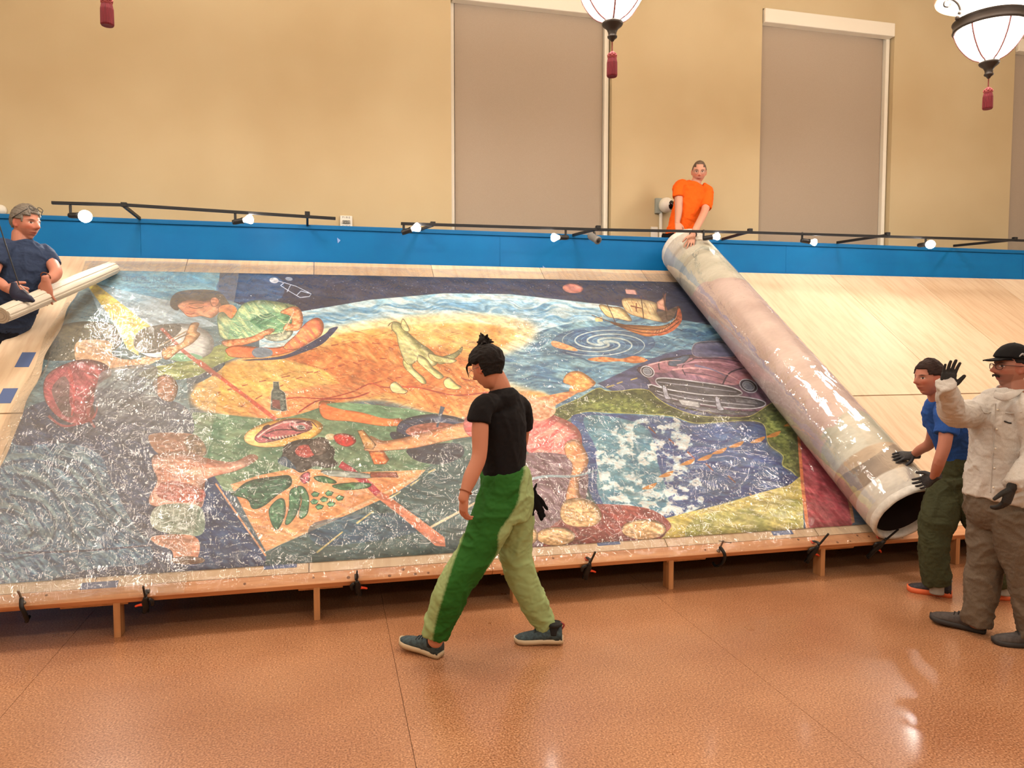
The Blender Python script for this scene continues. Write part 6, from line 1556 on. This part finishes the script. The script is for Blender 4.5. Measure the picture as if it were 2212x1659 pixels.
# ---------- man in orange -----------------------------------------------------
SK = (204, 150, 128); YO = 8.55
fO = dirc(-.20, -1, -.28); M = head_matrix(at(1510, 372, YO - .05), fO, 1.16, -.06); lO = dirc(1, .15, 0); lO.z = 0
s1 = at(1466, 402, YO); e1_ = at(1466, 452, YO - .12); w1 = at(1463, 481, YO - .22)
s2 = at(1530, 414, YO - .02); e2_ = at(1520, 462, YO - .25); w2 = roll_hit(1502, 519, .05) + K((.02, .10, .07))
skinparts = [([(at(1506, 386, YO - .03), .060, .064), (at(1502, 398, YO - .02), .064, .068), (at(1496, 412, YO), .13, .09), (at(1485, 460, YO), .14, .10), (at(1465, 520, YO), .14, .10)], lO),
             ([(s1, .054), (at(1466, 430, YO - .08), .050), (e1_, .046), (at(1465, 466, YO - .18), .040), (w1, .030)], None), ([(s2, .054), (at(1526, 442, YO - .14), .050), (e2_, .046), (e2_ * .45 + w2 * .55, .040), (w2, .030)], None),
             ([(at(1452, 545, YO), .09), (at(1450, 620, YO), .07), (at(1450, 690, YO), .05)], None), ([(at(1478, 545, YO), .09), (at(1482, 620, YO), .07), (at(1484, 690, YO), .05)], None)]
hA = (w1, dirc(.15, -.35, -.9), dirc(.2, .8, -.3), dirc(1, .1, 0)); hB = (w2, (roll_hit(1490, 528, .02) - w2).normalized(), dirc(0, .5, -1), dirc(-1, 0, 0))
torso = [(at(1466, 521, YO), .185, .14), (at(1470, 508, YO), .185, .14), (at(1478, 475, YO), .175, .13), (at(1489, 440, YO), .190, .13), (at(1496, 415, YO), .190, .115), (at(1499, 402, YO - .01), .135, .090), (at(1502, 394, YO - .02), .085, .078)]
shirt = ('t_shirt', [(torso, lO, 0), ([(at(1480, 400, YO), .066), (at(1468, 402, YO), .070), (at(1465, 416, YO - .05), .070), (at(1465, 426, YO - .07), .070)], None, 0), ([(at(1516, 406, YO), .066), (at(1527, 413, YO - .02), .072), (at(1527, 434, YO - .10), .070), (at(1524, 449, YO - .15), .070)], None, 0)],
         cloth_mat('orange_cotton', (238, 100, 22), (232, 90, 16)), .007, 63, None)
hip = [(at(1462, 508, YO), .182, .14), (at(1460, 535, YO), .185, .14)]
l1 = [(at(1450, 540, YO), .12), (at(1449, 610, YO), .09), (at(1449, 680, YO), .08)]; l2 = [(at(1478, 540, YO), .12), (at(1482, 610, YO), .09), (at(1484, 680, YO), .08)]
O1 = person('person in an orange t-shirt behind the blue partition, one hand on the big roll', at(1466, 702, YO), M, M_skin, SK, dict(brow=(70, 54, 46), stubble=(170, 130, 114), shut=False), skinparts, shirt,
            ('trousers', [(hip, lO, 0), (l1, lO, 0), (l2, lO, 0)], cloth_mat('black_trousers', (20, 18, 20)), .008, 66, None), vox=.0055, hands=[(hA, dict(size=1.1, curl=.35)), (hB, dict(size=1.15, curl=.30, spread=.16))])
root = O1[0]
mk('hair', hair_shell(M, lambda x, y, z: 1 if (z > .082 - .03 * (abs(x) > .035) or (y < .0 and z > -.03) or (abs(x) > .05 and y < .04 and z > .01)) and not (abs(x) > .06 and -.025 < y < .034 and z < .022) else 0, lambda x, y, z: .004, 8, True, rough=.002), M_hairbr, root, smooth=True)
gl = G()
for sx in (-1, 1): gl.torus(M @ K((sx * .032, .104, .008)), .021, .0013, M.to_3x3() @ K((0, 1, 0)), 22, 6); gl.tube([M @ K((sx * .053, .100, .012)), M @ K((sx * .078, .02, .010))], .0013, 6)
mk('eyeglasses', gl, M_steel, root, smooth=True)
mk('wristwatch', G().torus(w2 - (w2 - e2_).normalized() * .03, .036, .007, (w2 - e2_).normalized(), 24, 8), M_dark, root, smooth=True)
zO = at(1466, 702, YO).z
for x_ in (1449, 1484):
    p = at(x_, 690, YO); a = K((p.x, YO + .10, zO)); shoe(root, a, a + K((0, -.27, 0)), (0, 0, 1), .10, M_sc, h=.09)
scaffold(3.75, 5.6, 8.30, 9.05, zO - .037, 'low metal scaffold deck hidden behind the blue partition, under the man in orange')
scaffold(-3.9, -2.72, 6.2, 7.2, zL - .037, 'metal scaffold deck left of the platform, under the man in navy')
